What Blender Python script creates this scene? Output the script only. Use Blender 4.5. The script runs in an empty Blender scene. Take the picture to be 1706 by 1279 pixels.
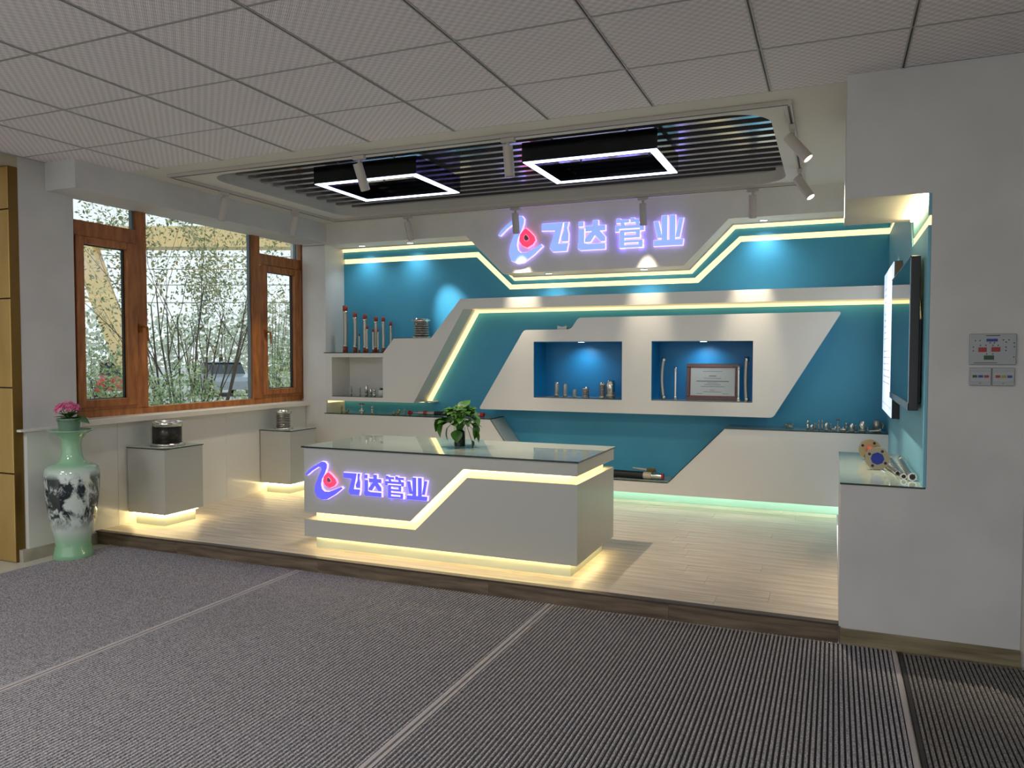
import bpy, bmesh, math, random
from mathutils import Vector, Matrix
random.seed(7)
SC = bpy.context.scene
COL = SC.collection
PI = math.pi

# ------------------------------------------------------------------ camera, world, exposure
cam_d = bpy.data.cameras.new('camera')
cam = bpy.data.objects.new('camera', cam_d)
COL.objects.link(cam)
SC.camera = cam
YAW, PIT, ROL = 0.397316, 0.0373025, 0.001096
fw = Vector((-math.sin(YAW)*math.cos(PIT), math.cos(YAW)*math.cos(PIT), -math.sin(PIT)))
rt = Vector((math.cos(YAW), math.sin(YAW), 0))
up = rt.cross(fw)
r2 = rt*math.cos(ROL) + up*math.sin(ROL)
u2 = up*math.cos(ROL) - rt*math.sin(ROL)
cam.matrix_world = Matrix(((r2.x, u2.x, -fw.x, 0), (r2.y, u2.y, -fw.y, 0), (r2.z, u2.z, -fw.z, 1.421), (0, 0, 0, 1)))
cam_d.sensor_width = 36
cam_d.lens = 36*1278.35/1706
cam_d.clip_start = 0.05
cam_d.clip_end = 400

SC.view_settings.view_transform = 'Standard'
SC.view_settings.look = 'None'
SC.view_settings.gamma = 1
SC.view_settings.use_curve_mapping = False
SC.view_settings.exposure = 0.32
SC.cycles.use_denoising = True
SC.cycles.max_bounces = 8
SC.cycles.diffuse_bounces = 4
SC.cycles.glossy_bounces = 4
SC.cycles.transparent_max_bounces = 16
SC.cycles.sample_clamp_indirect = 4
SC.cycles.caustics_reflective = False
SC.cycles.caustics_refractive = False

SKY = 1.15
w = bpy.data.worlds.new('world'); SC.world = w; w.use_nodes = True
wn = w.node_tree; wn.nodes.clear()
_tc = wn.nodes.new('ShaderNodeTexCoord'); _sp = wn.nodes.new('ShaderNodeSeparateXYZ')
_cr = wn.nodes.new('ShaderNodeValToRGB'); _bg = wn.nodes.new('ShaderNodeBackground'); _wo = wn.nodes.new('ShaderNodeOutputWorld')
_cr.color_ramp.elements[0].position = 0.0; _cr.color_ramp.elements[0].color = (0.80, 0.84, 0.85, 1)
_cr.color_ramp.elements[1].position = 0.6; _cr.color_ramp.elements[1].color = (0.66, 0.78, 0.90, 1)
wn.links.new(_tc.outputs['Generated'], _sp.inputs[0]); wn.links.new(_sp.outputs['Z'], _cr.inputs[0])
wn.links.new(_cr.outputs[0], _bg.inputs[0]); wn.links.new(_bg.outputs[0], _wo.inputs[0])
_bg.inputs[1].default_value = SKY

def light(name, kind, loc, energy, color=(1, 1, 1), aim=None, **kw):
    d = bpy.data.lights.new(name, kind); d.energy = energy; d.color = color
    for k, v in kw.items(): setattr(d, k, v)
    o = bpy.data.objects.new(name, d); COL.objects.link(o); o.location = loc
    if aim is not None: o.rotation_euler = Vector(aim).to_track_quat('-Z', 'Y').to_euler()
    return o
# daylight through the openings (portals only guide the sky light) 
for nm, loc, aim, sx, sy in (('window_portal', (-5.28, 5.3, 1.75), (1, 0, 0), 2.75, 1.6), ('entrance_portal', (-1.5, -3.98, 1.3), (0, 1, 0), 9.0, 2.4)):
    o = light(nm, 'AREA', loc, 1, aim=aim, shape='RECTANGLE', size=sx, size_y=sy)
    o.data.cycles.is_portal = True
# fill lights added over the lobby, unseen, to brighten the room
for px_ in (-4.5, -2.1):
    for py_ in (-1.5, 0.9):
        light('lobby_fill', 'AREA', (px_+.04, py_+.04, 2.752), 26, (1.0, 0.97, 0.95), (0, 0, -1), shape='SQUARE', size=0.55)


# ------------------------------------------------------------------ materials
def lin(c):
    out = []
    for v in c[:3]:
        v = v/255.0
        out.append(v/12.92 if v <= 0.04045 else ((v+0.055)/1.055)**2.4)
    return (out[0], out[1], out[2], 1)
MATS = {}
def mat(name, rgb, rough=0.5, metal=0.0, emit=None, es=0.0, spec=0.5, coat=0.0, alpha=1.0):
    m = bpy.data.materials.new(name); m.use_nodes = True
    b = m.node_tree.nodes['Principled BSDF']
    b.inputs['Base Color'].default_value = lin(rgb)
    b.inputs['Roughness'].default_value = rough
    b.inputs['Metallic'].default_value = metal
    b.inputs['Specular IOR Level'].default_value = spec
    b.inputs['Coat Weight'].default_value = coat
    b.inputs['Coat Roughness'].default_value = 0.05
    if emit is not None:
        b.inputs['Emission Color'].default_value = lin(emit)
        b.inputs['Emission Strength'].default_value = es
    MATS[name] = m
    return m
def nodes_of(m): return m.node_tree.nodes, m.node_tree.links, m.node_tree.nodes['Principled BSDF']
def noise_color(m, c1, c2, scale=8, detail=4, stretch=(1, 1, 1), lo=0.35, hi=0.65, bump=0.0, bscale=None, rough=None):
    n, l, b = nodes_of(m)
    tc = n.new('ShaderNodeTexCoord'); mp = n.new('ShaderNodeMapping'); mp.inputs['Scale'].default_value = stretch
    nz = n.new('ShaderNodeTexNoise'); nz.inputs['Scale'].default_value = scale; nz.inputs['Detail'].default_value = detail
    cr = n.new('ShaderNodeValToRGB'); cr.color_ramp.elements[0].position = lo; cr.color_ramp.elements[1].position = hi
    cr.color_ramp.elements[0].color = lin(c1); cr.color_ramp.elements[1].color = lin(c2)
    l.new(tc.outputs['Object'], mp.inputs[0]); l.new(mp.outputs[0], nz.inputs['Vector']); l.new(nz.outputs['Fac'], cr.inputs[0]); l.new(cr.outputs[0], b.inputs['Base Color'])
    if bump:
        bp = n.new('ShaderNodeBump'); bp.inputs['Strength'].default_value = bump; bp.inputs['Distance'].default_value = 0.002
        l.new(nz.outputs['Fac'], bp.inputs['Height']); l.new(bp.outputs[0], b.inputs['Normal'])
    return cr
white = mat('white_paint', (224, 222, 216), 0.55)
noise_color(white, (220, 218, 212), (228, 226, 221), 3, 3)
white_gloss = mat('white_lacquer', (222, 221, 214), 0.28, coat=0.3)
wall_grey = mat('wall_paint', (205, 204, 202), 0.7)
noise_color(wall_grey, (200, 199, 197), (210, 209, 207), 2.5, 4, bump=0.05)
gypsum = mat('gypsum_paint', (215, 212, 204), 0.75)
blue = mat('blue_paint', (52, 136, 172), 0.5)
noise_color(blue, (64, 156, 190), (72, 164, 198), 2, 3)
alcove_blue_lit = mat('alcove_lightened_blue', (116, 180, 200), 0.5)  # blue wall paint with the alcove's strong light put into the colour
nicheblue = mat('niche_blue_paint', (14, 124, 180), 0.45)
wood_frame = mat('window_wood', (120, 66, 26), 0.45)
noise_color(wood_frame, (136, 78, 34), (182, 116, 58), 9, 5, (3, 3, 0.6), 0.3, 0.7)
alum = mat('brushed_aluminium', (170, 172, 172), 0.35, 1.0)
steel = mat('stainless_steel', (222, 216, 206), 0.2, 1.0)
steel_d = mat('braided_steel', (186, 180, 168), 0.42, 0.8)
brass = mat('brass', (190, 165, 105), 0.3, 1.0)
dark = mat('black_plastic', (16, 17, 19), 0.35)
rubber = mat('black_rubber', (22, 21, 21), 0.6)
redm = mat('red_cap', (176, 30, 42), 0.4)
coral = mat('orange_red_collar', (150, 62, 42), 0.45)
lamp_white = mat('lamp_white', (196, 188, 180), 0.4)
darkslot = mat('dark_plenum', (7, 7, 9), 0.9)
slat_m = mat('glossy_slat', (190, 186, 190), 0.16, 0.85)
lampblack = mat('gloss_black', (6, 7, 12), 0.12, 0.0, coat=0.6)
goldm = mat('gold_metal', (186, 150, 84), 0.32, 0.9)
noise_color(goldm, (214, 178, 108), (232, 198, 128), 4, 3, (1, 1, 0.3))
floor_tile = mat('floor_tile', (205, 203, 190), 0.25)
skirt_tile = mat('skirting_tile', (168, 160, 146), 0.35)
noise_color(skirt_tile, (150, 142, 128), (184, 176, 162), 6, 6)
grout = mat('grout', (120, 116, 106), 0.8)
plank = mat('platform_plank', (176, 160, 140), 0.38)
_cr = noise_color(plank, (178, 162, 142), (232, 220, 202), 5, 8, (0.35, 5, 1), 0.3, 0.7, 0.1)
board_m = mat('dark_oak_board', (98, 84, 68), 0.55)
noise_color(board_m, (70, 58, 46), (128, 110, 90), 6, 10, (0.5, 1, 6), 0.3, 0.7, 0.2)
base_wood = mat('baseboard_wood', (128, 116, 88), 0.5)
noise_color(base_wood, (96, 86, 62), (150, 138, 108), 6, 10, (0.5, 1, 7), 0.3, 0.7)
mat_rib = mat('mat_rib', (110, 106, 106), 0.95)
noise_color(mat_rib, (108, 105, 109), (190, 187, 191), 160, 2, (1, 1, 1), 0.35, 0.65)
mat_rib_d = mat('mat_rib_dark', (80, 76, 74), 0.95)
noise_color(mat_rib_d, (78, 75, 73), (150, 146, 142), 160, 2, (1, 1, 1), 0.35, 0.65)
mat_groove = mat('mat_backing', (46, 44, 45), 0.95)
mat_edge = mat('mat_edge_vinyl', (176, 170, 170), 0.6)
mat_edge_d = mat('mat_edge_dark', (48, 44, 44), 0.6)
WARM = (255, 226, 150)
led = mat('warm_led', WARM, 0.5, emit=(255, 218, 150), es=9.0)
led_cove = mat('warm_led_cove', WARM, 0.5, emit=(255, 224, 158), es=1.35)
core_glow = mat('warm_core_glow', (250, 240, 210), 0.5, emit=(255, 222, 158), es=0.40)  # glow put into the groove core's material, besides the hidden strips
led_hot = mat('led_beads', WARM, 0.5, emit=(255, 228, 165), es=34.0)
led_cool = mat('cool_light_bar', (255, 255, 255), 0.5, emit=(200, 212, 255), es=5.0)
lens_on = mat('lamp_lens_lit', (255, 255, 255), 0.4, emit=(255, 232, 190), es=5)
lens_off = mat('lamp_lens', (120, 110, 96), 0.3)
down_on = mat('downlight_lens', (255, 255, 255), 0.4, emit=(225, 235, 255), es=6)
sign_blue = mat('sign_blue_face', (80, 80, 240), 0.4, emit=(92, 92, 240), es=0.8)
sign_ice = mat('sign_ice_face', (150, 180, 230), 0.4, emit=(140, 168, 232), es=0.75)
sign_edge = mat('sign_edge_glow', (200, 190, 255), 0.4, emit=(170, 146, 255), es=1.7)
sign_red = mat('sign_red_face', (255, 50, 90), 0.4, emit=(255, 60, 95), es=1.0)
sign_rededge = mat('sign_red_edge', (255, 160, 190), 0.4, emit=(255, 130, 165), es=1.3)
lightbox = mat('lit_poster_face', (240, 245, 255), 0.3, emit=(206, 226, 250), es=0.72)
print_grey = mat('printed_lines', (150, 158, 172), 0.6, emit=(150, 166, 190), es=.45)
screen = mat('tv_screen', (10, 14, 18), 0.05, spec=0.9)
bezel = mat('tv_bezel_silver', (150, 165, 175), 0.25, 0.7)
mahog = mat('mahogany', (74, 20, 20), 0.25, coat=0.5)
mahog_in = mat('mahogany_inner', (130, 60, 50), 0.3)
certm = mat('certificate_plate', (178, 184, 182), 0.35, 0.2)
celadon = mat('celadon', (150, 196, 160), 0.12, coat=0.6)
leaf_m = mat('leaf_green', (44, 104, 24), 0.4)
noise_color(leaf_m, (20, 62, 10), (70, 124, 34), 14, 2, (1, 1, 1), 0.3, 0.7)
leaf_d = mat('leaf_dark', (30, 62, 26), 0.5)
stem_m = mat('stem_green', (70, 120, 50), 0.5)
pink = mat('petal_pink', (214, 78, 140), 0.5)
pink2 = mat('petal_pale', (236, 150, 180), 0.5)
potm = mat('pot_green_grey', (126, 156, 134), 0.4)
bark = mat('bark', (92, 80, 70), 0.9)
shrub_leaf = mat('shrub_leaf', (88, 104, 66), 0.6)
noise_color(shrub_leaf, (92, 112, 66), (190, 182, 134), 3, 2, (1, 1, 1), 0.35, 0.65)
hedge_leaf = mat('hedge_leaf', (80, 110, 64), 0.6)
noise_color(hedge_leaf, (90, 130, 74), (214, 222, 170), 6, 2, (1, 1, 1), 0.35, 0.65)
far_leaf_hazed = mat('far_leaf_hazed', (214, 218, 200), 0.8)  # pale because distance haze is put into the leaf colour
craneY = mat('yellow_steel', (236, 206, 150), 0.5)
craneB = mat('bright_yellow_steel', (232, 196, 50), 0.5)
car_red = mat('car_red', (190, 46, 40), 0.3, coat=0.6)
car_silver = mat('car_silver', (150, 156, 162), 0.3, 0.4, coat=0.5)
car_white = mat('car_white', (222, 224, 226), 0.3, coat=0.5)
car_glass = mat('car_glass', (40, 46, 52), 0.1)
asphalt = mat('yard_concrete', (196, 190, 180), 0.9)
noise_color(asphalt, (184, 178, 168), (206, 200, 190), 0.6, 5)
doorw = mat('dark_door_wood', (58, 44, 30), 0.4)
plate_grey = mat('switch_plate', (150, 152, 154), 0.4, 0.3)
bred = mat('button_red', (150, 24, 20), 0.4)
bblue = mat('button_blue', (26, 44, 140), 0.4)
bgreen = mat('button_green', (8, 66, 22), 0.4)
byel = mat('button_yellow', (150, 142, 30), 0.4)

# ceiling tile with rows of small perforations
tile_m = mat('ceiling_tile', (232, 226, 224), 0.85)
n, l, b = nodes_of(tile_m)
tc = n.new('ShaderNodeTexCoord'); sp = n.new('ShaderNodeSeparateXYZ'); l.new(tc.outputs['Object'], sp.inputs[0])
def sn(src, k):
    a = n.new('ShaderNodeMath'); a.operation = 'MULTIPLY'; a.inputs[1].default_value = k; l.new(src, a.inputs[0])
    s = n.new('ShaderNodeMath'); s.operation = 'SINE'; l.new(a.outputs[0], s.inputs[0]); return s
s1 = sn(sp.outputs['X'], 2*PI/0.046); s2 = sn(sp.outputs['Y'], 2*PI/0.046)
mu = n.new('ShaderNodeMath'); mu.operation = 'MULTIPLY'; l.new(s1.outputs[0], mu.inputs[0]); l.new(s2.outputs[0], mu.inputs[1])
ma = n.new('ShaderNodeMath'); ma.operation = 'MULTIPLY_ADD'; ma.inputs[1].default_value = 0.5; ma.inputs[2].default_value = 0.5; l.new(mu.outputs[0], ma.inputs[0])
crt = n.new('ShaderNodeValToRGB'); crt.color_ramp.elements[0].color = lin((212, 206, 208)); crt.color_ramp.elements[1].color = lin((244, 239, 242))
l.new(ma.outputs[0], crt.inputs[0]); l.new(crt.outputs[0], b.inputs['Base Color'])
s3 = sn(sp.outputs['X'], 2*PI/0.0115); s4 = sn(sp.outputs['Y'], 2*PI/0.0115)
mu2 = n.new('ShaderNodeMath'); mu2.operation = 'MULTIPLY'; l.new(s3.outputs[0], mu2.inputs[0]); l.new(s4.outputs[0], mu2.inputs[1])
bp = n.new('ShaderNodeBump'); bp.inputs['Strength'].default_value = 0.5; bp.inputs['Distance'].default_value = 0.002
l.new(mu2.outputs[0], bp.inputs['Height']); l.new(bp.outputs[0], b.inputs['Normal'])
gridm = mat('ceiling_grid', (84, 80, 80), 0.5)
grid_light = mat('ceiling_grid_lip', (176, 172, 170), 0.4)

# window glass: thin pane, see-through with a weak reflection
glass = bpy.data.materials.new('clear_glass'); glass.use_nodes = True
n = glass.node_tree.nodes; l = glass.node_tree.links; n.clear()
tr = n.new('ShaderNodeBsdfTransparent'); tr.inputs[0].default_value = (0.93, 0.96, 0.95, 1)
gl = n.new('ShaderNodeBsdfGlossy'); gl.inputs['Roughness'].default_value = 0.01
fr = n.new('ShaderNodeFresnel'); fr.inputs[0].default_value = 1.45
mx = n.new('ShaderNodeMixShader'); ou = n.new('ShaderNodeOutputMaterial')
ge = n.new('ShaderNodeNewGeometry'); iv = n.new('ShaderNodeMath'); iv.operation = 'SUBTRACT'; iv.inputs[0].default_value = 1.0
mf_ = n.new('ShaderNodeMath'); mf_.operation = 'MULTIPLY'
l.new(ge.outputs['Backfacing'], iv.inputs[1]); l.new(fr.outputs[0], mf_.inputs[0]); l.new(iv.outputs[0], mf_.inputs[1])
l.new(mf_.outputs[0], mx.inputs[0]); l.new(tr.outputs[0], mx.inputs[1]); l.new(gl.outputs[0], mx.inputs[2]); l.new(mx.outputs[0], ou.inputs[0])
# glass laid on a painted top: faint green plate, mirror-like at a low angle
glass_top = mat('glass_plate', (158, 172, 162), 0.02, spec=0.75)
glass_top.node_tree.nodes['Principled BSDF'].inputs['IOR'].default_value = 1.6
glass_edge = mat('glass_plate_edge', (18, 40, 36), 0.15)
# painted porcelain of the vase
vase_m = mat('vase_porcelain', (200, 214, 205), 0.12, coat=0.7)
n, l, b = nodes_of(vase_m)
tc = n.new('ShaderNodeTexCoord'); sp = n.new('ShaderNodeSeparateXYZ'); l.new(tc.outputs['Object'], sp.inputs[0])
cr1 = n.new('ShaderNodeValToRGB'); e = cr1.color_ramp.elements
e[0].position = 0.10; e[0].color = lin((140, 190, 150)); e[1].position = 0.22; e[1].color = lin((208, 220, 214))
for p, c in ((0.60, (208, 220, 214)), (0.665, (150, 196, 160)), (1.0, (142, 188, 152))):
    x = e.new(p); x.color = lin(c)
l.new(sp.outputs['Z'], cr1.inputs[0])
mp = n.new('ShaderNodeMapping'); mp.inputs['Scale'].default_value = (7, 7, 5.5); l.new(tc.outputs['Object'], mp.inputs[0])
nz = n.new('ShaderNodeTexNoise'); nz.inputs['Scale'].default_value = 1.3; nz.inputs['Detail'].default_value = 9; nz.inputs['Roughness'].default_value = 0.68; nz.inputs['Distortion'].default_value = 0.6
l.new(mp.outputs[0], nz.inputs['Vector'])
band = n.new('ShaderNodeValToRGB'); e = band.color_ramp.elements
e[0].position = 0.20; e[0].color = (0, 0, 0, 1); e[1].position = 0.31; e[1].color = (1, 1, 1, 1)
x = e.new(0.57); x.color = (1, 1, 1, 1); x = e.new(0.62); x.color = (0, 0, 0, 1)
l.new(sp.outputs['Z'], band.inputs[0])
ink = n.new('ShaderNodeValToRGB'); ink.color_ramp.elements[0].position = 0.44; ink.color_ramp.elements[1].position = 0.53
l.new(nz.outputs['Fac'], ink.inputs[0])
m1 = n.new('ShaderNodeMath'); m1.operation = 'MULTIPLY'; l.new(band.outputs[0], m1.inputs[0]); l.new(ink.outputs[0], m1.inputs[1])
mxc = n.new('ShaderNodeMixRGB'); mxc.inputs[2].default_value = lin((26, 38, 44)); l.new(m1.outputs[0], mxc.inputs[0]); l.new(cr1.outputs[0], mxc.inputs[1]); l.new(mxc.outputs[0], b.inputs['Base Color'])

# ------------------------------------------------------------------ mesh helpers
class MB:
    def __init__(s): s.v = []; s.f = []; s.mi = []; s.smooth = []
    def add(s, vs, fs, mi=0, sm=False):
        o = len(s.v); s.v += [tuple(v) for v in vs]
        for f in fs: s.f.append(tuple(i+o for i in f)); s.mi.append(mi); s.smooth.append(sm)
        return s
    def box(s, x0, x1, y0, y1, z0, z1, mi=0):
        vs = [(x, y, z) for z in (z0, z1) for y in (y0, y1) for x in (x0, x1)]
        return s.add(vs, [(0, 2, 3, 1), (4, 5, 7, 6), (0, 1, 5, 4), (2, 6, 7, 3), (0, 4, 6, 2), (1, 3, 7, 5)], mi)
    def prism(s, pts, a, b, axis='y', mi=0, side=None):
        side = mi if side is None else side
        ar = sum(pts[i][0]*pts[(i+1) % len(pts)][1]-pts[(i+1) % len(pts)][0]*pts[i][1] for i in range(len(pts)))
        if ar < 0: pts = pts[::-1]
        n = len(pts)
        if axis == 'y': V = lambda u, v, d: (u, d, v)
        elif axis == 'x': V = lambda u, v, d: (d, u, v)
        else: V = lambda u, v, d: (u, v, d)
        vs = [V(u, v, a) for u, v in pts] + [V(u, v, b) for u, v in pts]
        s.add(vs, [tuple(range(n)), tuple(range(2*n-1, n-1, -1))], mi)
        s.add(vs, [(i, i+n, (i+1) % n+n, (i+1) % n) for i in range(n)], side)
        return s
    def lathe(s, prof, c=(0, 0, 0), seg=20, mi=0, mf=None, sm=True, axis='z'):
        vs = []
        for r, z in prof:
            for k in range(seg):
                a = 2*PI*k/seg; p = (r*math.cos(a), r*math.sin(a), z)
                if axis == 'y': p = (p[0], p[2], p[1])
                elif axis == 'x': p = (p[2], p[0], p[1])
                vs.append((p[0]+c[0], p[1]+c[1], p[2]+c[2]))
        for i in range(len(prof)-1):
            m = mf(i) if mf else mi
            fs = [(i*seg+k, i*seg+(k+1) % seg, (i+1)*seg+(k+1) % seg, (i+1)*seg+k) for k in range(seg)]
            o = len(s.v) if i == 0 else o
            if i == 0: s.v += vs
            for f in fs: s.f.append(tuple(q+o for q in f)); s.mi.append(m); s.smooth.append(sm)
        return s
    def tube(s, pts, rad, seg=8, mi=0, sm=True, cap=True):
        pts = [Vector(p) for p in pts]; n = len(pts); vs = []
        prev = None
        for i, p in enumerate(pts):
            t = (pts[min(i+1, n-1)]-pts[max(i-1, 0)]).normalized()
            if prev is None:
                a = t.orthogonal().normalized()
            else:
                a = (prev - t*prev.dot(t)).normalized()
            prev = a; bb = t.cross(a); r = rad[i] if isinstance(rad, (list, tuple)) else rad
            for k in range(seg):
                q = 2*PI*k/seg; vs.append(p + a*r*math.cos(q) + bb*r*math.sin(q))
        fs = []
        for i in range(n-1):
            for k in range(seg): fs.append((i*seg+k, i*seg+(k+1) % seg, (i+1)*seg+(k+1) % seg, (i+1)*seg+k))
        s.add(vs, fs, mi, sm)
        if cap: s.add(vs, [tuple(range(seg-1, -1, -1)), tuple(range((n-1)*seg, n*seg))], mi)
        return s
    def cyl(s, p0, p1, r0, r1=None, seg=16, mi=0):
        return s.tube([p0, p1], [r0, r0 if r1 is None else r1], seg, mi)
    def build(s, name, mats, parent=None, bevel=0, origin=None):
        me = bpy.data.meshes.new(name)
        o0 = Vector(origin) if origin is not None else Vector((0, 0, 0))
        me.from_pydata([tuple(Vector(v)-o0) for v in s.v], [], s.f)
        for m in (mats if isinstance(mats, (list, tuple)) else [mats]): me.materials.append(m)
        for p, mi, sm in zip(me.polygons, s.mi, s.smooth): p.material_index = mi; p.use_smooth = sm
        me.update()
        if not (len(s.f) > 1500):
            bm = bmesh.new(); bm.from_mesh(me); bmesh.ops.recalc_face_normals(bm, faces=bm.faces[:]); bm.to_mesh(me); bm.free()
        o = bpy.data.objects.new(name, me); COL.objects.link(o)
        o.location = o0
        if parent is not None: o.parent = parent; o.matrix_parent_inverse = Matrix.Translation(-PARLOC.get(parent.name, Vector((0, 0, 0))))
        if bevel:
            bv = o.modifiers.new('bevel', 'BEVEL'); bv.width = bevel; bv.segments = 2; bv.limit_method = 'ANGLE'; bv.angle_limit = 0.6
        PARLOC[o.name] = o0 if parent is None else o0
        return o
PARLOC = {}
def tag(o, label=None, cat=None, group=None, kind=None):
    if label: o['label'] = label
    if cat: o['category'] = cat
    if group: o['group'] = group
    if kind: o['kind'] = kind
    return o
def thing(name, loc, label, cat, group=None, kind=None):
    o = bpy.data.objects.new(name, None); COL.objects.link(o); o.location = loc; o.empty_display_size = 0.1
    PARLOC[o.name] = Vector(loc)
    return tag(o, label, cat, group, kind)
def struct(name, label=None, loc=(0, 0, 0), cat='structure'):
    return thing(name, loc, label or name.replace('_', ' '), cat, None, 'structure')
def slab_mats(o):      # glass plates: top face clear, edges dark
    for p in o.data.polygons: p.material_index = 0 if abs(p.normal.z) > 0.55 else 1
def dup(root, loc, label=None, rot=None):
    r = root.copy(); COL.objects.link(r); r.location = loc
    if rot is not None: r.rotation_euler = rot
    if label: r['label'] = label
    for ch in list(root.children):
        c = ch.copy(); COL.objects.link(c); c.parent = r
        for g in list(ch.children):
            d = g.copy(); COL.objects.link(d); d.parent = c
    return r
def offset_poly(line, d):      # mitred offset of an open polyline in 2-D (positive d: to the right of travel)
    out = []
    for i, p in enumerate(line):
        def nrm(a, b):
            dx, dz = b[0]-a[0], b[1]-a[1]; L = math.hypot(dx, dz); return (dz/L, -dx/L)
        if i == 0: nx, nz = nrm(line[0], line[1]); k = 1
        elif i == len(line)-1: nx, nz = nrm(line[-2], line[-1]); k = 1
        else:
            a = nrm(line[i-1], p); b_ = nrm(p, line[i+1]); nx, nz = a[0]+b_[0], a[1]+b_[1]
            L = math.hypot(nx, nz); nx /= L; nz /= L; k = 1/max(0.3, nx*a[0]+nz*a[1])
        out.append((p[0]+nx*d*k, p[1]+nz*d*k))
    return out
def ribbon(line, d0, d1): return offset_poly(line, d0) + offset_poly(line, d1)[::-1]

CZ = 2.768; FR = 6.57; BK = 6.90; LX = -5.13; RX = 0.407; PX = -4.843

# ------------------------------------------------------------------ floor, mats, platform
fl = struct('floor', 'cream tiled lobby floor', cat='floor')
nx = 0
for i in range(14):
    for j in range(10):
        x0 = -7.2+0.8*i; y0 = -3.92+0.8*j
        if y0 > 4.05: continue
        if i < 5 and j > 6:
            pass
        MB().box(x0+.002, x0+.798, y0+.002, min(y0+.798, 4.078), -0.02, 0.0).build('floor_tile', floor_tile, fl)
MB().box(-7.2, 4.0, -3.95, 4.08, -0.06, -0.003).build('grout_bed', grout, fl)

def make_mat(x0, x1, y0, y1, ribm, label):
    t = thing('floor_mat', ((x0+x1)/2, (y0+y1)/2, 0), label, 'mat')
    m = MB(); p = 0.0195; n = int((x1-x0)/p); p = (x1-x0)/n
    prof = [(x0, 0.004)]
    for i in range(n):
        a = x0+i*p
        prof += [(a+p*.18, 0.004), (a+p*.30, 0.0115), (a+p*.72, 0.0115), (a+p*.84, 0.004)]
    prof.append((x1, 0.004)); N = len(prof)
    vs = [(u, y0, z) for u, z in prof] + [(u, y1, z) for u, z in prof]
    for i in range(N-1):
        ribtop = prof[i][1] > 0.005 or prof[i+1][1] > 0.005
        m.add([vs[i], vs[i+1], vs[i+1+N], vs[i+N]], [(0, 1, 2, 3)], 0 if ribtop else 1)
    tag(m.build('ribbed_pile', [ribm, mat_groove], t), None, kind='stuff')
    for a, b_ in ((x0-.018, x0), (x1, x1+.018)):
        MB().prism([(a, 0.0), (b_, 0.0), (b_, 0.012), (a+.004, 0.012) if a < x0 else (a, 0.012)], y0, y1).build('edge_strip', mat_edge if ribm is mat_rib else mat_edge_d, t)
    MB().box(x0, x1, y0, y1, 0.0005, 0.003).build('backing', mat_groove, t)
make_mat(-4.93, -3.235, 0.2, 4.062, mat_rib, 'grey ribbed floor mat at the far left, beside the tall vase')
make_mat(-3.192, -1.48, 0.2, 4.062, mat_rib, 'grey ribbed floor mat in the middle, in front of the counter sign')
make_mat(-1.437, 0.275, 0.2, 4.055, mat_rib, 'grey ribbed floor mat running up to the right end of the platform')
make_mat(0.318, 2.0, 0.2, 4.04, mat_rib_d, 'darker ribbed floor mat at the lower right corner')

pf = thing('platform', (-2.55, 4.1, 0), 'low raised wood plank platform under the reception counter', 'platform')
pf['kind'] = 'structure'
yy = 4.10; row = 0
while yy < 6.90:
    y1 = min(yy+0.187, 6.90); xx = LX - random.uniform(0, 1.0)
    while xx < 0.04:
        x1 = xx+1.22
        a, b_ = max(xx, LX), min(x1, 0.04)
        if b_-a > 0.03:
            MB().box(a+.0008, b_-.0008, yy+.0008, y1-.0008, 0.085, 0.100).build('plank', plank, pf, origin=((a+b_)/2+random.uniform(-.0, .0), yy, 0.09))
        xx = x1
    yy = y1; row += 1
MB().box(LX, 0.04, 4.10, 6.90, 0.0, 0.084).build('platform_base', board_m, pf)
xs = [LX, -4.25, -3.02, -1.80, -0.66, -0.05, 0.04]
xs = [LX, -4.30, -3.08, -1.86, -0.80, 0.04]
for i in range(len(xs)-1):
    MB().box(xs[i]+.0006, xs[i+1]-.0006, 4.078, 4.0995, 0.0, 0.094).build('riser_board', board_m, pf, origin=((xs[i]+xs[i+1])/2, 4.08, 0.05))
MB().box(LX, 0.04, 4.066, 4.115, 0.094, 0.1015).build('nosing', mat('nosing_wood', (70, 60, 54), 0.5), pf, bevel=0.002)

# ------------------------------------------------------------------ ceiling
cl = struct('ceiling', 'ceiling of perforated square tiles with white stage soffit', cat='ceiling')
xl = [0.276+0.6*k for k in range(-13, 7)]
yl = [3.585+0.6*k for k in range(-13, 2)]
tile_mesh = {}
for i in range(len(xl)-1):
    for j in range(len(yl)-1):
        x0, x1, y0, y1 = xl[i], xl[i+1], yl[j], min(yl[j+1], 4.17)
        if y0 > 3.5:
            if x0 > 0.2: y1 = 4.07
        if x1 < LX and y0 > 3.2: continue
        if x0 < LX and y0 > 3.2: x0 = LX
        key = (round(x1-x0, 3), round(y1-y0, 3))
        if key not in tile_mesh:
            o = MB().box(.008, x1-x0-.008, .008, y1-y0-.008, 0, 0.012).build('ceiling_tile', tile_m, cl)
            tile_mesh[key] = o.data
        else:
            o = bpy.data.objects.new('ceiling_tile', tile_mesh[key]); COL.objects.link(o); o.parent = cl
        o.location = (x0, y0, CZ-0.001)
for x in xl:
    y1 = 4.17 if LX < x < 0.04 else (4.07 if x > 0 else 3.48)
    MB().box(x-.010, x-.004, -4.2, y1, CZ-.004, CZ+.02, 1).box(x+.004, x+.010, -4.2, y1, CZ-.004, CZ+.02, 1).box(x-.004, x+.004, -4.2, y1, CZ+.002, CZ+.02).build('grid_bar', [gridm, grid_light], cl)
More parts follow.
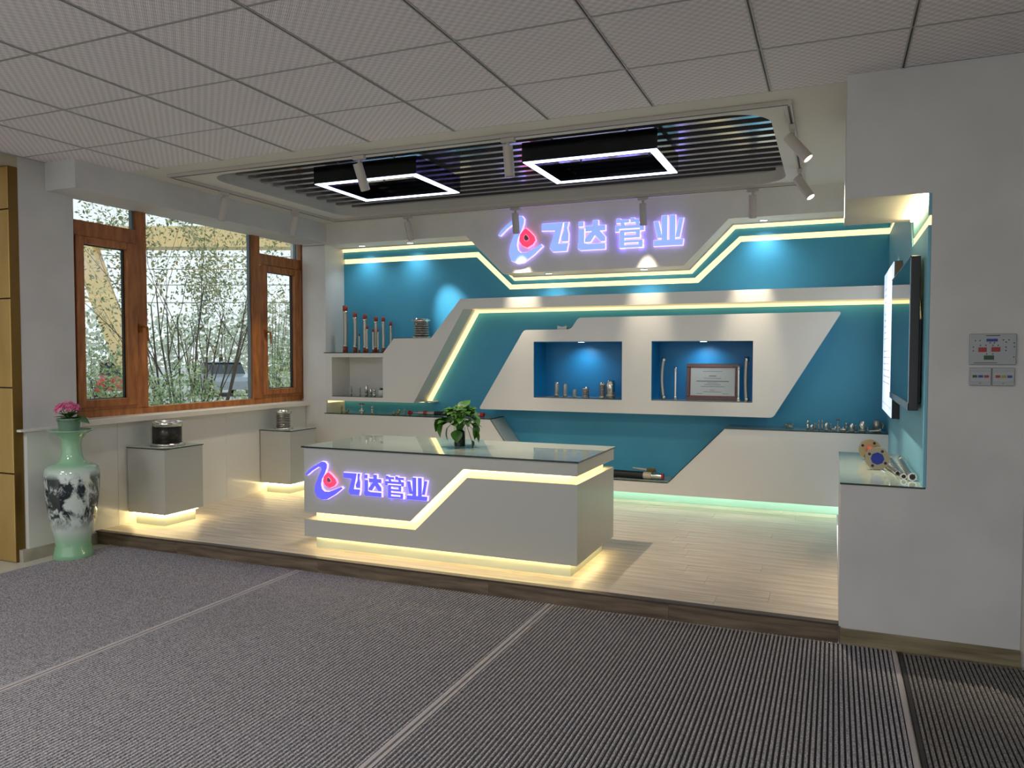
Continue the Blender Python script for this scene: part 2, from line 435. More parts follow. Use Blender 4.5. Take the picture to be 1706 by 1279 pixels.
for y in yl[:-1]:
    x0 = -7.6 if y < 3.3 else LX
    MB().box(x0, 3.9, y-.007, y-.003, CZ-.002, CZ+.02, 1).box(x0, 3.9, y+.003, y+.007, CZ-.002, CZ+.02, 1).box(x0, 3.9, y-.003, y+.003, CZ+.003, CZ+.02).build('grid_bar', [gridm, grid_light], cl)
MB().box(-7.6, 4.0, -4.2, 3.6, CZ+.16, CZ+.26).box(-5.33, 4.0, 3.6, 7.05, CZ+.16, CZ+.26).build('slab_above', darkslot, cl)
for px_ in (-4.46, -2.06):  # frames around the added, unseen fill lights
    for py_ in (-1.46, 0.94):
        m = MB()
        for a, b_, c_, d in ((-.29, .29, -.29, -.276), (-.29, .29, .276, .29), (-.29, -.276, -.276, .276), (.276, .29, -.276, .276)): m.box(px_+a, px_+b_, py_+c_, py_+d, 2.745, CZ-.002)
        m.build('fill_frame', lamp_white, cl)
# soffit with the rounded opening
def rrect(x0, x1, y0, y1, r, n=10):
    pts = []
    for cx, cy, a0 in ((x1-r, y1-r, 0), (x0+r, y1-r, 90), (x0+r, y0+r, 180), (x1-r, y0+r, 270)):
        for k in range(n+1):
            a = math.radians(a0+90*k/n); pts.append((cx+r*math.cos(a), cy+r*math.sin(a)))
    return pts
def plate_with_hole(outer, hole, z0, z1, name, m, parent, axis='z'):
    bm = bmesh.new()
    V = (lambda u, v, d: (u, v, d)) if axis == 'z' else (lambda u, v, d: (u, d, v))
    for z in (z0, z1):
        es = []
        for loop in (outer, hole):
            vs = [bm.verts.new(V(u, v, z)) for u, v in loop]
            es += [bm.edges.new((vs[i], vs[(i+1) % len(vs)])) for i in range(len(vs))]
        bmesh.ops.triangle_fill(bm, edges=es, use_beauty=True)
    bm.verts.ensure_lookup_table()
    n1, n2 = len(outer), len(hole); N = n1+n2
    for off, n_ in ((0, n1), (n1, n2)):
        for i in range(n_):
            a, b_ = off+i, off+(i+1) % n_
            bm.faces.new((bm.verts[a], bm.verts[b_], bm.verts[b_+N], bm.verts[a+N]))
    bmesh.ops.recalc_face_normals(bm, faces=bm.faces[:])
    me = bpy.data.meshes.new(name); bm.to_mesh(me); bm.free(); me.materials.append(m)
    o = bpy.data.objects.new(name, me); COL.objects.link(o)
    if parent is not None: o.parent = parent; o.matrix_parent_inverse = Matrix.Translation(-PARLOC.get(parent.name, Vector((0, 0, 0))))
    return o
HOLE = rrect(-4.42, -0.355, 4.49, 6.37, 0.24)
plate_with_hole([(LX-.1, 4.17), (0.04, 4.17), (0.04, 4.9), (RX, 4.9), (RX, FR+.02), (LX-.1, FR+.02)], HOLE, CZ, CZ+.025, 'soffit', gypsum, cl)
hm = MB(); N = len(HOLE)
for i in range(N):
    a, b_ = HOLE[i], HOLE[(i+1) % N]
    hm.add([(a[0], a[1], CZ+.0255), (b_[0], b_[1], CZ+.0255), (b_[0], b_[1], CZ+.158), (a[0], a[1], CZ+.158)], [(0, 1, 2, 3)], 0, False)
hm.build('recess_rim', gypsum, cl)
sl = thing('slatted_recess', (-2.4, 5.4, CZ+.1), 'dark ceiling recess of glossy parallel slats above the counter', 'ceiling slats')
for k in range(13):
    y = 4.56+0.148*k
    MB().box(-4.415, -0.36, y-.024, y+.024, CZ+.085, CZ+.110).build('slat', slat_m, sl)

# ------------------------------------------------------------------ walls
wl = struct('wall_left', 'white left wall with pier and panelled dado below the window', cat='wall')
MB().box(-5.33, LX, 3.546, 3.955, 0, CZ).build('pier', wall_grey, wl)
MB().box(-5.33, LX, 3.955, 6.63, 0, 0.93).build('dado_core', wall_grey, wl)
MB().box(-5.33, LX, 6.63, BK, 0, CZ).build('end_strip', white, wl)
MB().box(-5.33, LX, 3.955, 6.63, 2.68, CZ).build('lintel', wall_grey, wl)
MB().prism([(-5.20, 2.572), (-4.83, 2.572), (-4.83, CZ), (-5.20, CZ)], 3.745, FR+.02).build('ceiling_beam', wall_grey, wl)
MB().box(LX, PX, FR, BK+.05, 0.10, 2.555).build('corner_pier', white, wl)
for a, b_ in ((3.55, 4.272), (4.272, 5.42), (5.42, 6.567)):
    MB().box(LX, -5.10, a+.001, b_-.001, 0.10 if a > 4 else 0.085, 0.895).build('dado_panel', white_gloss, wl)
MB().box(LX, -5.092, 3.50, 4.076, 0, 0.085).build('skirting_tile', skirt_tile, wl)
MB().box(LX, -5.085, 3.50, 3.93, 0.895, 0.910).build('ledge', white, wl)
MB().box(-5.19, -5.045, 3.93, 6.69, 0.897, 0.942).build('window_sill', mat('sill_stone', (226, 220, 208), 0.3), wl, bevel=0.004)
# gold clad return at the far left
MB().box(-7.4, -5.34, 3.55, 3.75, 0, CZ).build('return_wall', wall_grey, wl)
gz = [0.0, 0.610, 1.198, 1.802, 2.402, 2.69]
gd = thing('gold_cladding', (-5.3, 3.48, 0), 'gold metal cladding panels at the far left edge', 'cladding')
for i in range(5):
    for a, b_ in ((-5.76, LX-.004), (-6.4, -5.765)):
        MB().box(a, b_, 3.478, 3.545, gz[i]+.004, gz[i+1]-.004).build('panel', goldm, gd, bevel=0.003)
MB().box(LX-.004, LX+.002, 3.482, 3.545, 0, 2.69).build('edge_trim', mat('gold_trim_dark', (120, 92, 44), 0.4, 0.8), gd)
MB().box(-5.34, LX, -4.0, 3.5455, 2.69, CZ).build('header', mat('header_paint', (178, 168, 146), 0.6), wl)
wll = struct('wall_far_left', 'lobby side wall outside the view', cat='wall')
MB().box(-7.5, -7.4, -4, 3.6, 0, CZ).build('wall_body', wall_grey, wll)

# window
w1 = struct('window_1', 'brown wood framed window with two opening sashes', (-5.19, 5.3, 0.95), 'window')
XW = -5.19
def fbox(y0, y1, z0, z1, name='frame_bar', d0=-0.035, d1=0.02, m=wood_frame, par=w1, bev=0.003):
    return MB().box(XW+d0, XW+d1, y0, y1, z0, z1).build(name, m, par, bevel=bev)
fbox(3.958, 3.990, 0.96, 2.68); fbox(6.60, 6.652, 0.96, 2.68); fbox(3.99, 6.60, 0.945, 1.0, 'frame_sill'); fbox(3.99, 4.535, 1.0, 1.03, 'frame_sill', -.034, .019); fbox(5.972, 6.60, 1.0, 1.035, 'frame_sill', -.034, .019); fbox(3.99, 6.60, 2.65, 2.69)
fbox(4.535, 4.634, 0.99, 2.66, 'mullion'); fbox(5.862, 5.972, 0.99, 2.66, 'mullion')
fbox(3.99, 4.535, 2.305, 2.42, 'transom'); fbox(5.972, 6.60, 2.308, 2.412, 'transom')
def sash(y0, y1, z0, z1, gy0, gy1, gz0, gz1, hy):
    s = fbox(y0, y1, gz1, z1, 'sash', -0.03, 0.035)
    m = MB()
    for a, b_, c, d in ((y0, gy0, z0, z1), (gy1, y1, z0, z1), (gy0, gy1, z0, gz0), (gy0, gy1, gz1, z1)):
        m.box(XW-.03, XW+.035, a+.0005, b_-.0005, c, d)
    me = s.data; s2 = m.build('sash', wood_frame, w1, bevel=0.004); bpy.data.objects.remove(s)
    g = MB()
    for a, b_, c, d in ((gy0-.001, gy0+.010, gz0, gz1), (gy1-.010, gy1+.001, gz0, gz1), (gy0, gy1, gz0-.001, gz0+.006), (gy0, gy1, gz1-.006, gz1+.001)):
        g.box(XW-.028, XW-.004, a, b_, c, d)
    g.build('gasket', mat('black_gasket', (26, 30, 34), 0.5), s2)
    h = MB().box(XW+.035, XW+.047, hy-.014, hy+.014, 1.60, 1.67).cyl((XW+.047, hy, 1.645), (XW+.075, hy, 1.645), .009).tube([(XW+.075, hy, 1.648), (XW+.078, hy+.03, 1.645), (XW+.078, hy+.035, 1.60), (XW+.078, hy+.036, 1.53)], [.010, .010, .009, .007])
    h.build('handle', mat('bronze_handle', (150, 92, 36), 0.35, 0.7), s2)
    MB().box(XW-.018, XW-.012, gy0, gy1, gz0, gz1).build('pane', glass, w1)
sash(3.992, 4.528, 1.023, 2.304, 4.060, 4.438, 1.082, 2.250, 4.548)
sash(6.005, 6.562, 1.03, 2.302, 6.062, 6.478, 1.085, 2.242, 6.018)
for a, b_, c, d in ((3.99, 4.535, 2.42, 2.65), (4.634, 5.862, 1.0, 2.65), (5.972, 6.60, 2.412, 2.65)):
    MB().box(XW-.018, XW-.012, a, b_, c, d).build('pane', glass, w1)
MB().box(XW-.03, XW+.0, 4.512, 4.534, 2.42, 2.65).box(XW-.03, XW+.0, 5.845, 5.861, 1.0, 2.65).box(XW-.03, XW+.0, 6.535, 6.553, 2.412, 2.65).build('spacer_strip', mat('grey_spacer', (110, 122, 126), 0.4), w1)
tag(MB().box(-5.16, -5.09, 3.90, 4.02, 0.943, 0.957).build('power_adapter', lamp_white, bevel=0.003), 'small flat white box lying on the sill behind the flowers', 'box')

# back wall: blue paint with a lit groove that steps down in the middle
TOP = [(PX, 2.55), (-3.232, 2.55), (-2.85, 2.18), (-1.185, 2.18), (-0.82, 2.55), (RX, 2.55)]
GT = [(PX, 2.442), (-3.258, 2.442), (-2.90, 2.108), (-1.146, 2.108), (-0.770, 2.450), (RX, 2.450)]
GB = [(PX, 2.391), (-3.279, 2.391), (-2.923, 2.062), (-1.115, 2.062), (-0.755, 2.401), (RX, 2.401)]
wb = struct('wall_back', 'blue back wall with a stepped line of light', cat='wall')
MB().prism(GT+[(RX, 2.60), (PX, 2.60)], BK, BK+.05).build('upper_field', blue, wb)
MB().prism(GB+[(RX, 0.10), (PX, 0.10)], BK, BK+.05).build('lower_field', blue, wb)
MB().box(LX-.2, RX+.4, BK+.05, BK+.15, 0, CZ+.1).build('wall_body', white, wb)
MB().prism(GT+GB[::-1], BK+.022, BK+.049).build('light_diffuser', led_cove, wb)
fa = thing('fascia', (-2.4, FR, 2.3), 'white upper fascia box that carries the glowing wall sign', 'fascia'); fa['kind'] = 'structure'
MB().prism(TOP+[(RX, CZ), (LX, CZ), (LX, 2.55)], FR, BK-.001).build('fascia_body', white, fa)
cove = ribbon(TOP, 0.002, 0.036)
MB().prism(cove, BK-.020, BK-.001).build('cove_light', led_cove, fa)
MB().prism(ribbon(TOP, 0.0, 0.012), BK-.062, BK-.052).build('cove_lip', white, fa)

# right side: outer wall, bulkhead over the opening, alcove wall
wr = struct('wall_right', 'white right wall with an opening cut into its edge', cat='wall')
MB().box(RX+.001, 0.80, 4.076, BK, 0, CZ).build('wall_body', wall_grey, wr)
MB().box(0.04, RX, 4.076, 4.90, 2.178, CZ).build('bulkhead', wall_grey, wr)
MB().prism([(0.04, 0), (0.80, 0), (0.80, CZ), (0.04, CZ), (0.04, 2.178), (RX, 2.178), (RX, 0.792), (0.04, 0.792)], 4.07, 4.0755).build('front_skin', wall_grey, wr)
MB().box(0.80, 0.83, 4.075, 4.10, 0, CZ).build('corner_strip', lamp_white, wr)
MB().box(0.83, 4.0, 4.14, 4.24, 0, CZ).build('wall_beyond', wall_grey, wr)
d1 = struct('door_1', 'dark wood door frame at the right edge', (0.9, 4.1, 0), 'door')
MB().box(0.832, 0.93, 4.09, 4.139, 0, 2.2).build('door_jamb', doorw, d1)
MB().box(0.931, 1.80, 4.11, 4.139, 0.005, 2.1).build('door_leaf', doorw, d1, bevel=.004)
bb = struct('baseboard_right', 'wood baseboard of the right wall', cat='baseboard')
MB().box(0.045, 0.80, 4.055, 4.0695, 0.0, 0.083).build('baseboard_strip', base_wood, bb, bevel=0.002)
MB().box(0.0405, 0.047, 4.055, 4.0695, 0.0, 0.090).build('end_cap', board_m, bb)
# alcove wall in blue paint lightened for the strong light, with its own groove
wa = struct('wall_alcove', 'blue alcove wall behind the television, lightened as if strongly lit', cat='wall')
AG_T = [(4.07, 2.075), (4.84, 2.075), (5.12, 2.450), (BK, 2.450)]
AG_B = [(4.07, 2.030), (4.865, 2.030), (5.155, 2.401), (BK, 2.401)]
MB().prism(AG_T+[(BK, 2.60), (4.9, 2.60), (4.9, 2.178), (4.07, 2.178)], RX-.012, RX+.001, 'x').build('upper_field', alcove_blue_lit, wa)
MB().prism(AG_B+[(BK, 0.10), (5.38, 0.10), (5.38, 0.80), (4.07, 0.80)], RX-.012, RX+.001, 'x').build('lower_field', alcove_blue_lit, wa)
MB().prism(AG_T+AG_B[::-1], RX-.004, RX+.001, 'x').build('light_diffuser', led_cove, wa)
MB().prism([(4.085, 2.158), (4.78, 2.158), (4.80, 2.176), (4.085, 2.176)], RX-.030, RX-.013, 'x').build('cove_light', mat('bright_cove', WARM, 0.5, emit=(255, 222, 158), es=70.0), wa)

# enclosure behind the camera
wf = struct('wall_entrance', 'glazed entrance front behind the viewpoint', cat='wall')
for x in (-7.4, -5.9, -4.4, -2.9, -1.4, 0.1, 1.6, 3.1):
    MB().box(x, x+.12, -4.1, -4.0, 0, 2.5).build('post', alum, wf)
MB().box(-7.5, 4, -4.1, -4, 2.5, CZ).build('header', wall_grey, wf)
we = struct('wall_far_right', 'lobby wall outside the view to the right', cat='wall')
MB().box(4.0, 4.1, -4.1, 4.2, 0, CZ).build('wall_body', wall_grey, we)

# ------------------------------------------------------------------ display joinery on the back wall
def front_with_holes(outer, holes, y0, y1, name, m, parent):
    """solid front board with rectangular openings that run back to y1"""
    bm = bmesh.new(); es = []; loops = []
    for loop in [outer]+holes:
        vs = [bm.verts.new((u, y0, v)) for u, v in loop]
        loops.append(vs); es += [bm.edges.new((vs[i], vs[(i+1) % len(vs)])) for i in range(len(vs))]
    bmesh.ops.triangle_fill(bm, edges=es, use_beauty=True)
    for vs in loops:
        back = [bm.verts.new((v.co.x, y1, v.co.z)) for v in vs]; n_ = len(vs)
        for i in range(n_): bm.faces.new((vs[i], vs[(i+1) % n_], back[(i+1) % n_], back[i]))
    bmesh.ops.recalc_face_normals(bm, faces=bm.faces[:])
    me = bpy.data.meshes.new(name); bm.to_mesh(me); bm.free(); me.materials.append(m)
    o = bpy.data.objects.new(name, me); COL.objects.link(o)
    o.parent = parent; o.matrix_parent_inverse = Matrix.Translation(-PARLOC.get(parent.name, Vector((0, 0, 0))))
    return o
def plate(line, t, y0, y1, name, parent):
    o = MB().prism(ribbon(line, -t, 0), y0, y1).build(name, [glass_top, glass_edge], parent); slab_mats(o); return o
rb = thing('display_shelf_unit', (-2.4, 6.7, 0.95), 'white angular shelf unit rising into a long lit band across the wall', 'shelf')
LOW = [(-3.806, 0.953), (-3.262, 1.860), (RX, 1.860)]
outer = [(PX, 1.442), (-4.154, 1.442), (-4.029, 1.586), (-3.607, 1.590), (-3.291, 1.958), (RX, 1.962), (RX, 1.860), (-3.262, 1.860), (-3.806, 0.953), (PX, 0.953)]
front_with_holes(outer, [[(-4.770, 0.996), (-4.158, 0.996), (-4.158, 1.400), (-4.770, 1.400)]], FR, BK-.001, 'shelf_body', white_gloss, rb)
nl = MB(); nl.box(-4.770, -4.158, BK-.012, BK-.002, 0.996, 1.400); nl.build('niche_back', white, rb)
nn = MB().box(-4.768, -4.160, FR+.003, BK-.013, 0.9961, 1.001).build('niche_glass', [glass_top, glass_edge], rb); slab_mats(nn)
plate([(PX-.02, 1.4425), (-4.152, 1.4425)], .007, FR-.006, BK-.002, 'glass_shelf', rb)
plate([(-4.028, 1.588), (-3.612, 1.590)], .004, FR, BK-.002, 'glass_shelf', rb)
MB().prism(ribbon(LOW, 0.001, 0.022), BK-.060, BK-.001).build('light_strip', led_cove, rb)
MB().prism([(-3.806, 0.950), (-3.70, 0.950), (-3.715, 0.962), (-3.80, 0.962)], FR+.2, BK-.001).build('end_ledge', white_gloss, rb)
bx = MB().prism([(PX+.002, 0.93), (PX+.006, 0.93), (PX+.006, 0.95), (PX+.002, 0.95)], FR+.03, BK-.01).box(PX, -3.85, BK-.05, BK-.03, 0.940, 0.952); bx.build('light_strip', led_cove, rb)

ct = thing('wall_counter', (-2.4, 6.7, 0.22), 'long white floating counter dipping to a low ledge in the middle', 'counter')
CT = [(PX, 0.816), (-2.984, 0.816), (-2.625, 0.323), (-1.302, 0.323), (-0.834, 0.810), (RX, 0.812)]
MB().prism(CT+[(RX, 0.2235), (PX, 0.2235)], FR, BK-.001).build('counter_body', white_gloss, ct)
plate([(PX-.02, 0.817), (-2.984, 0.817)], .008, FR-.004, BK-.002, 'glass_top', ct)
plate([(-2.975, 0.811), (-2.628, 0.331)], .004, FR-.003, FR+.02, 'glass_trim', ct)
plate([(-2.617, 0.3235), (-1.306, 0.3235)], .008, FR-.004, BK-.002, 'glass_ledge', ct)
plate([(-1.296, 0.331), (-0.842, 0.806)], .004, FR-.003, BK-.002, 'glass_trim', ct)
plate([(-0.832, 0.812), (RX-.014, 0.813)], .008, FR-.004, BK-.002, 'glass_top', ct)
MB().box(PX+.01, RX-.03, BK-.10, BK-.07, 0.212, 0.2225).build('light_strip', mat('cool_strip', (240, 250, 244), 0.5, emit=(224, 250, 228), es=5.0), ct)
MB().box(PX, RX-.014, BK-.012, BK-.001, 0.1005, 0.2225).build('kick_board', mat('mint_board', (196, 232, 222), 0.4), ct)

pn = thing('niche_panel', (-1.5, 6.7, 0.91), 'white slanted wall panel with two blue lit niches', 'panel')
def rounded(poly, r, n=4):
    out = []; N = len(poly)
    for i in range(N):
        p = Vector(poly[i]); a = Vector(poly[i-1])-p; b_ = Vector(poly[(i+1) % N])-p; a.normalize(); b_.normalize()
        for k in range(n+1):
            t = k/n; q0 = p+a*r; q1 = p+b_*r
            out.append(tuple((q0*(1-t)**2 + p*2*t*(1-t) + q1*t*t)))
    return out
PO = rounded([(-3.098, 0.913), (-0.453, 0.915), (0.052, 1.768), (-2.115, 1.758), (-2.185, 1.656), (-2.640, 1.654)], 0.03)
H1 = [(-2.543, 1.034), (-1.713, 1.030), (-1.713, 1.544), (-2.543, 1.547)]
H2 = [(-1.454, 1.033), (-0.615, 1.033), (-0.615, 1.542), (-1.454, 1.545)]
front_with_holes(PO, [H1, H2], FR, FR+.012, 'panel_face', white_gloss, pn)
front_with_holes([(p[0], p[1]) for p in rounded([(-3.085, 0.922), (-0.458, 0.924), (0.036, 1.759), (-2.11, 1.749), (-2.18, 1.647), (-2.632, 1.645)], .03)], [[(a-.014 if a in (-2.543, -1.454) else a+.014, b-.014 if b < 1.3 else b+.02) for a, b in H] for H in (H1, H2)], FR+.0125, BK-.001, 'panel_carcass', blue, pn)
for i, (x0, x1) in enumerate(((-2.543, -1.713), (-1.454, -0.615))):
    m = MB(); y0, y1 = FR+.012, BK-.012
    m.box(x0-.012, x0+.002, y0, y1, 1.034, 1.542); m.box(x1-.002, x1+.012, y0, y1, 1.034, 1.542); m.box(x0-.012, x1+.012, y1, BK-.002, 1.02, 1.56); m.box(x0+.002, x1-.002, y0, y1, 1.540, 1.56); m.box(x0+.002, x1-.002, y0, y1, 1.02, 1.0345)
    m.build('niche_lining', nicheblue, pn)
    g = MB().box(x0+.003, x1-.003, FR+.006, BK-.014, 1.0347, 1.0387).build('niche_glass', [glass_top, glass_edge], pn); slab_mats(g)
    cx = (x0+x1)/2
    MB().lathe([(0.0, 0), (.028, 0), (.036, .004)], (cx, 6.70, 1.539), 20).build('downlight', down_on, pn)
    light('niche_spot', 'SPOT', (cx, 6.72, 1.53), 4.5, (0.85, 0.93, 1.0), (0, .34, -1), spot_size=2.3, spot_blend=1.0, shadow_soft_size=0.02)

# alcove cabinet with glass top
ac = thing('alcove_cabinet', (0.2, 4.1, 0), 'low white cabinet with a glass top in the right hand opening', 'cabinet')
MB().box(0.04, RX-.001, 4.076, 5.375, 0, 0.792).build('cabinet_body', wall_grey, ac)
g = MB().box(0.036, RX-.013, 4.066, 5.38, 0.7925, 0.801).build('glass_top', [glass_top, glass_edge], ac); slab_mats(g)

# ------------------------------------------------------------------ reception counter
dk = thing('reception_counter', (-2.35, 4.65, 0.1), 'white reception counter with a zigzag light groove and glass top', 'counter')
dw = mat('counter_lacquer', (188, 189, 182), 0.35, coat=0.2)
UP = [(-3.32, 0.355), (-2.49, 0.357), (-2.112, 0.715), (-1.37, 0.715), (-1.37, 0.792), (-3.32, 0.792)]
LO = [(-3.32, 0.303), (-2.452, 0.305), (-2.085, 0.663), (-1.37, 0.667), (-1.37, 0.187), (-3.32, 0.187)]
MB().prism(UP, 4.25, 5.05).build('upper_body', dw, dk, bevel=0.003)
MB().prism(LO, 4.25, 5.05).build('lower_body', dw, dk, bevel=0.003)
MB().box(-3.262, -1.428, 4.308, 4.992, 0.19, 0.79).build('groove_core', core_glow, dk)
GL = [(-3.262, 0.355), (-2.49, 0.357), (-2.112, 0.715), (-1.428, 0.715)]
MB().prism(ribbon(GL, 0.001, 0.007), 4.290, 4.302).build('light_strip', led, dk)
MB().box(-1.425, -1.410, 4.30, 4.99, 0.706, 0.7145).build('light_strip', led, dk)
MB().box(-3.28, -3.265, 4.30, 4.99, 0.347, 0.354).build('light_strip', led, dk)
MB().box(-3.272, -1.430, 4.318, 4.985, 0.1005, 0.1868).build('plinth', mat('plinth_lacquer', (206, 214, 196), 0.4), dk)
bd = MB()
for k in range(122):
    x = -3.262+k*0.0152; bd.box(x, x+.005, 4.302, 4.309, 0.179, 0.1845)
for k in range(44):
    y = 4.32+k*0.0152; bd.box(-1.414, -1.407, y, y+.005, 0.179, 0.1845); bd.box(-3.290, -3.283, y, y+.005, 0.179, 0.1845)
tag(bd.build('led_beads', led_hot, dk), kind='stuff')
g = MB().box(-3.335, -1.360, 4.238, 5.062, 0.7935, 0.8035).build('glass_top', [glass_top, glass_edge], dk); slab_mats(g)

# ------------------------------------------------------------------ signs
CH = {
 'fei': [[(0, 1), (.80, 1), (.62, .27), (.99, .27), (.93, 0), (.42, 0), (.30, .14), (.50, .74), (0, .76)], [(.84, 1), (1, 1), (.95, .80), (1.0, .60), (.99, .34), (.76, .34), (.73, .48), (.84, .68)]],
 'da': [[(.02, .98), (.20, .98), (.20, .82), (.02, .82)], [(.03, .74), (.23, .74), (.23, .2), (.03, .2)], [(0, .22), (.24, .24), (.36, .20), (1, .20), (1, 0), (.10, 0), (0, .06)],
        [(.28, .82), (1, .82), (1, .64), (.28, .64)], [(.54, 1), (.74, 1), (.74, .64), (.54, .64)], [(.54, .66), (.74, .66), (.46, .27), (.26, .27), (.26, .38)], [(.60, .62), (.78, .66), (1.0, .42), (1.0, .27), (.84, .27), (.60, .52)]],
 'guan': [[(.04, 1), (.16, 1), (.20, .95), (.48, .95), (.48, .85), (.04, .85)], [(.54, 1), (.66, 1), (.70, .95), (1, .95), (1, .85), (.54, .85)], [(.18, .87), (.30, .87), (.34, .76), (.20, .76)], [(.70, .87), (.82, .87), (.86, .76), (.72, .76)],
          [(0, .76), (1, .76), (1, .56), (.86, .56), (.86, .65), (.14, .65), (.14, .56), (0, .56)],
          [(.16, .60), (.32, .60), (.32, 0), (.16, 0)], [(.16, .60), (.86, .60), (.86, .52), (.16, .52)], [(.72, .58), (.86, .58), (.86, .34), (.72, .34)], [(.16, .42), (.86, .42), (.86, .33), (.16, .33)], [(.16, .25), (.96, .25), (.96, .17), (.16, .17)], [(.82, .25), (.96, .25), (.96, 0), (.82, 0)], [(.16, .09), (.96, .09), (.96, 0), (.16, 0)]],
 'ye': [[(0, .82), (.16, .82), (.29, .26), (.13, .26)], [(.27, 1), (.46, 1), (.46, .14), (.27, .14)], [(.54, 1), (.73, 1), (.73, .14), (.54, .14)], [(.86, .88), (1, .88), (.88, .26), (.73, .26)], [(0, .19), (1, .19), (.98, 0), (0, 0)]],
}
EMB = [(90, 288), (130, 235), (200, 178), (290, 120), (330, 122), (352, 150), (350, 190), (325, 265), (292, 330), (280, 395), (290, 445), (320, 476), (375, 475), (450, 440), (520, 405), (537, 422), (450, 500), (350, 568), (290, 576), (225, 545), (200, 480), (210, 400), (250, 300), (285, 220), (282, 188), (250, 186), (180, 235), (112, 298)]
DROP = [(370, 242), (410, 275), (455, 325), (466, 362), (440, 400), (385, 428), (335, 405), (303, 355), (312, 298), (345, 256)]
DHOLE = [(368, 300), (392, 322), (402, 346), (380, 364), (356, 352), (352, 322)]
def inflate(poly, d):
    ar = sum(poly[i][0]*poly[(i+1) % len(poly)][1]-poly[(i+1) % len(poly)][0]*poly[i][1] for i in range(len(poly)))
    if ar < 0: poly = poly[::-1]
    out = []; N = len(poly)
    for i in range(N):
        p = Vector(poly[i]); a = Vector(poly[i-1]); b_ = Vector(poly[(i+1) % N])
        e1 = (p-a).normalized(); e2 = (b_-p).normalized(); nn_ = Vector((e1.y+e2.y, -(e1.x+e2.x)))
        if nn_.length < 1e-6: nn_ = Vector((e1.y, -e1.x))
        nn_.normalize(); k = 1/max(0.45, nn_.dot(Vector((e1.y, -e1.x)))); out.append(tuple(p+nn_*d*k))
    return out
def sign(label, y, emb, boxes, z0, z1, rim, face, dep):
    t = thing('company_sign', ((emb[0]+boxes[-1][1])/2, y, z0), label, 'sign')
    ex0, ex1, ez0, ez1 = emb
    ft = lambda p: (ex0+(p[0]-90)/447*(ex1-ex0), ez1-(p[1]-120)/456*(ez1-ez0))
    E_ = [ft(p) for p in EMB]; D_ = [ft(p) for p in DROP]; H_ = [ft(p) for p in DHOLE]
    e = MB().prism(inflate(E_, rim), y-dep*.6, y-.003, mi=1); e.prism(E_, y-dep, y-dep*.6, mi=0, side=1)
    e.build('emblem_swoosh', [face, sign_edge], t)
    def ringp(o, h, a, b_, mi, side, mm):
        n_ = len(h); out = []
        for q in h:      # nearest direction sampling keeps ring quads tidy
            out.append(min(range(len(o)), key=lambda i: (o[i][0]-q[0])**2+(o[i][1]-q[1])**2))
        mm.prism(o, a, b_, mi=mi, side=side)
    dm = MB(); ringp(inflate(D_, rim), H_, y-dep*.6, y-.003, 1, 1, dm); ringp(D_, H_, y-dep, y-dep*.6, 0, 1, dm)
    dm.prism(inflate(H_, rim*.7), y-dep-.002, y-dep, mi=1)
    dm.prism(H_, y-dep-.0035, y-dep-.002, mi=2)
    dm.build('emblem_drop', [sign_red, sign_rededge, mat('drop_centre', (150, 100, 120), 0.5)], t)
    for (x0, x1), key in zip(boxes, ('fei', 'da', 'guan', 'ye')):
        m = MB()
        for q, st in enumerate(CH[key]):
            P_ = [(x0+u*(x1-x0), z0+v*(z1-z0)) for u, v in st]; k = q*0.00012
            m.prism(inflate(P_, rim), y-dep*.6-k, y-.003, mi=1)
            m.prism(P_, y-dep-k, y-dep*.6, mi=0, side=1)
        m.build('character', [face, sign_edge], t)
    return t
sign('blue backlit sign of emblem and four characters on the counter front', 4.25, (-3.292, -2.990, 0.452, 0.708), ((-2.985, -2.852), (-2.822, -2.690), (-2.662, -2.522), (-2.500, -2.352)), 0.502, 0.645, 0.0026, sign_blue, 0.022)
sign('pale blue backlit sign of emblem and four characters high on the wall', FR, (-2.885, -2.445, 2.262, 2.692), ((-2.455, -2.200), (-2.112, -1.862), (-1.772, -1.520), (-1.435, -1.185)), 2.352, 2.606, 0.004, sign_ice, 0.03)

# ------------------------------------------------------------------ pedestals
def pedestal(x0, x1, y0, y1, label):
    t = thing('pedestal', ((x0+x1)/2, (y0+y1)/2, 0.1), label, 'pedestal', 'white display pedestals by the window')
    MB().box(x0, x1, y0, y1, 0.192, 0.6955).build('pedestal_body', dw, t, bevel=0.002)
    MB().box(x0+.05, x1-.035, y0+.03, y1-.05, 0.1005, 0.1915).build('plinth', MATS['plinth_lacquer'], t)
    g = MB().box(x0-.006, x1+.006, y0-.006, y1+.006, 0.696, 0.703).build('glass_top', [glass_top, glass_edge], t); slab_mats(g)
    m = MB(); a, b_, c, d = x0+.035, x1-.022, y0+.018, y1-.038
    m.box(a, b_, c-.004, c+.004, 0.186, 0.1905); m.box(b_-.004, b_+.004, c, d, 0.186, 0.1905); m.box(a, b_, d-.004, d+.004, 0.186, 0.1905); m.box(a-.004, a+.004, c, d, 0.186, 0.1905)
    m.build('light_strip', led_hot, t)
pedestal(-5.088, -4.702, 4.35, 4.735, 'white pedestal nearer the vase, carrying the dark pipe coupling')
pedestal(-5.090, -4.734, 5.86, 6.245, 'white pedestal farther back, carrying the steel bellows')
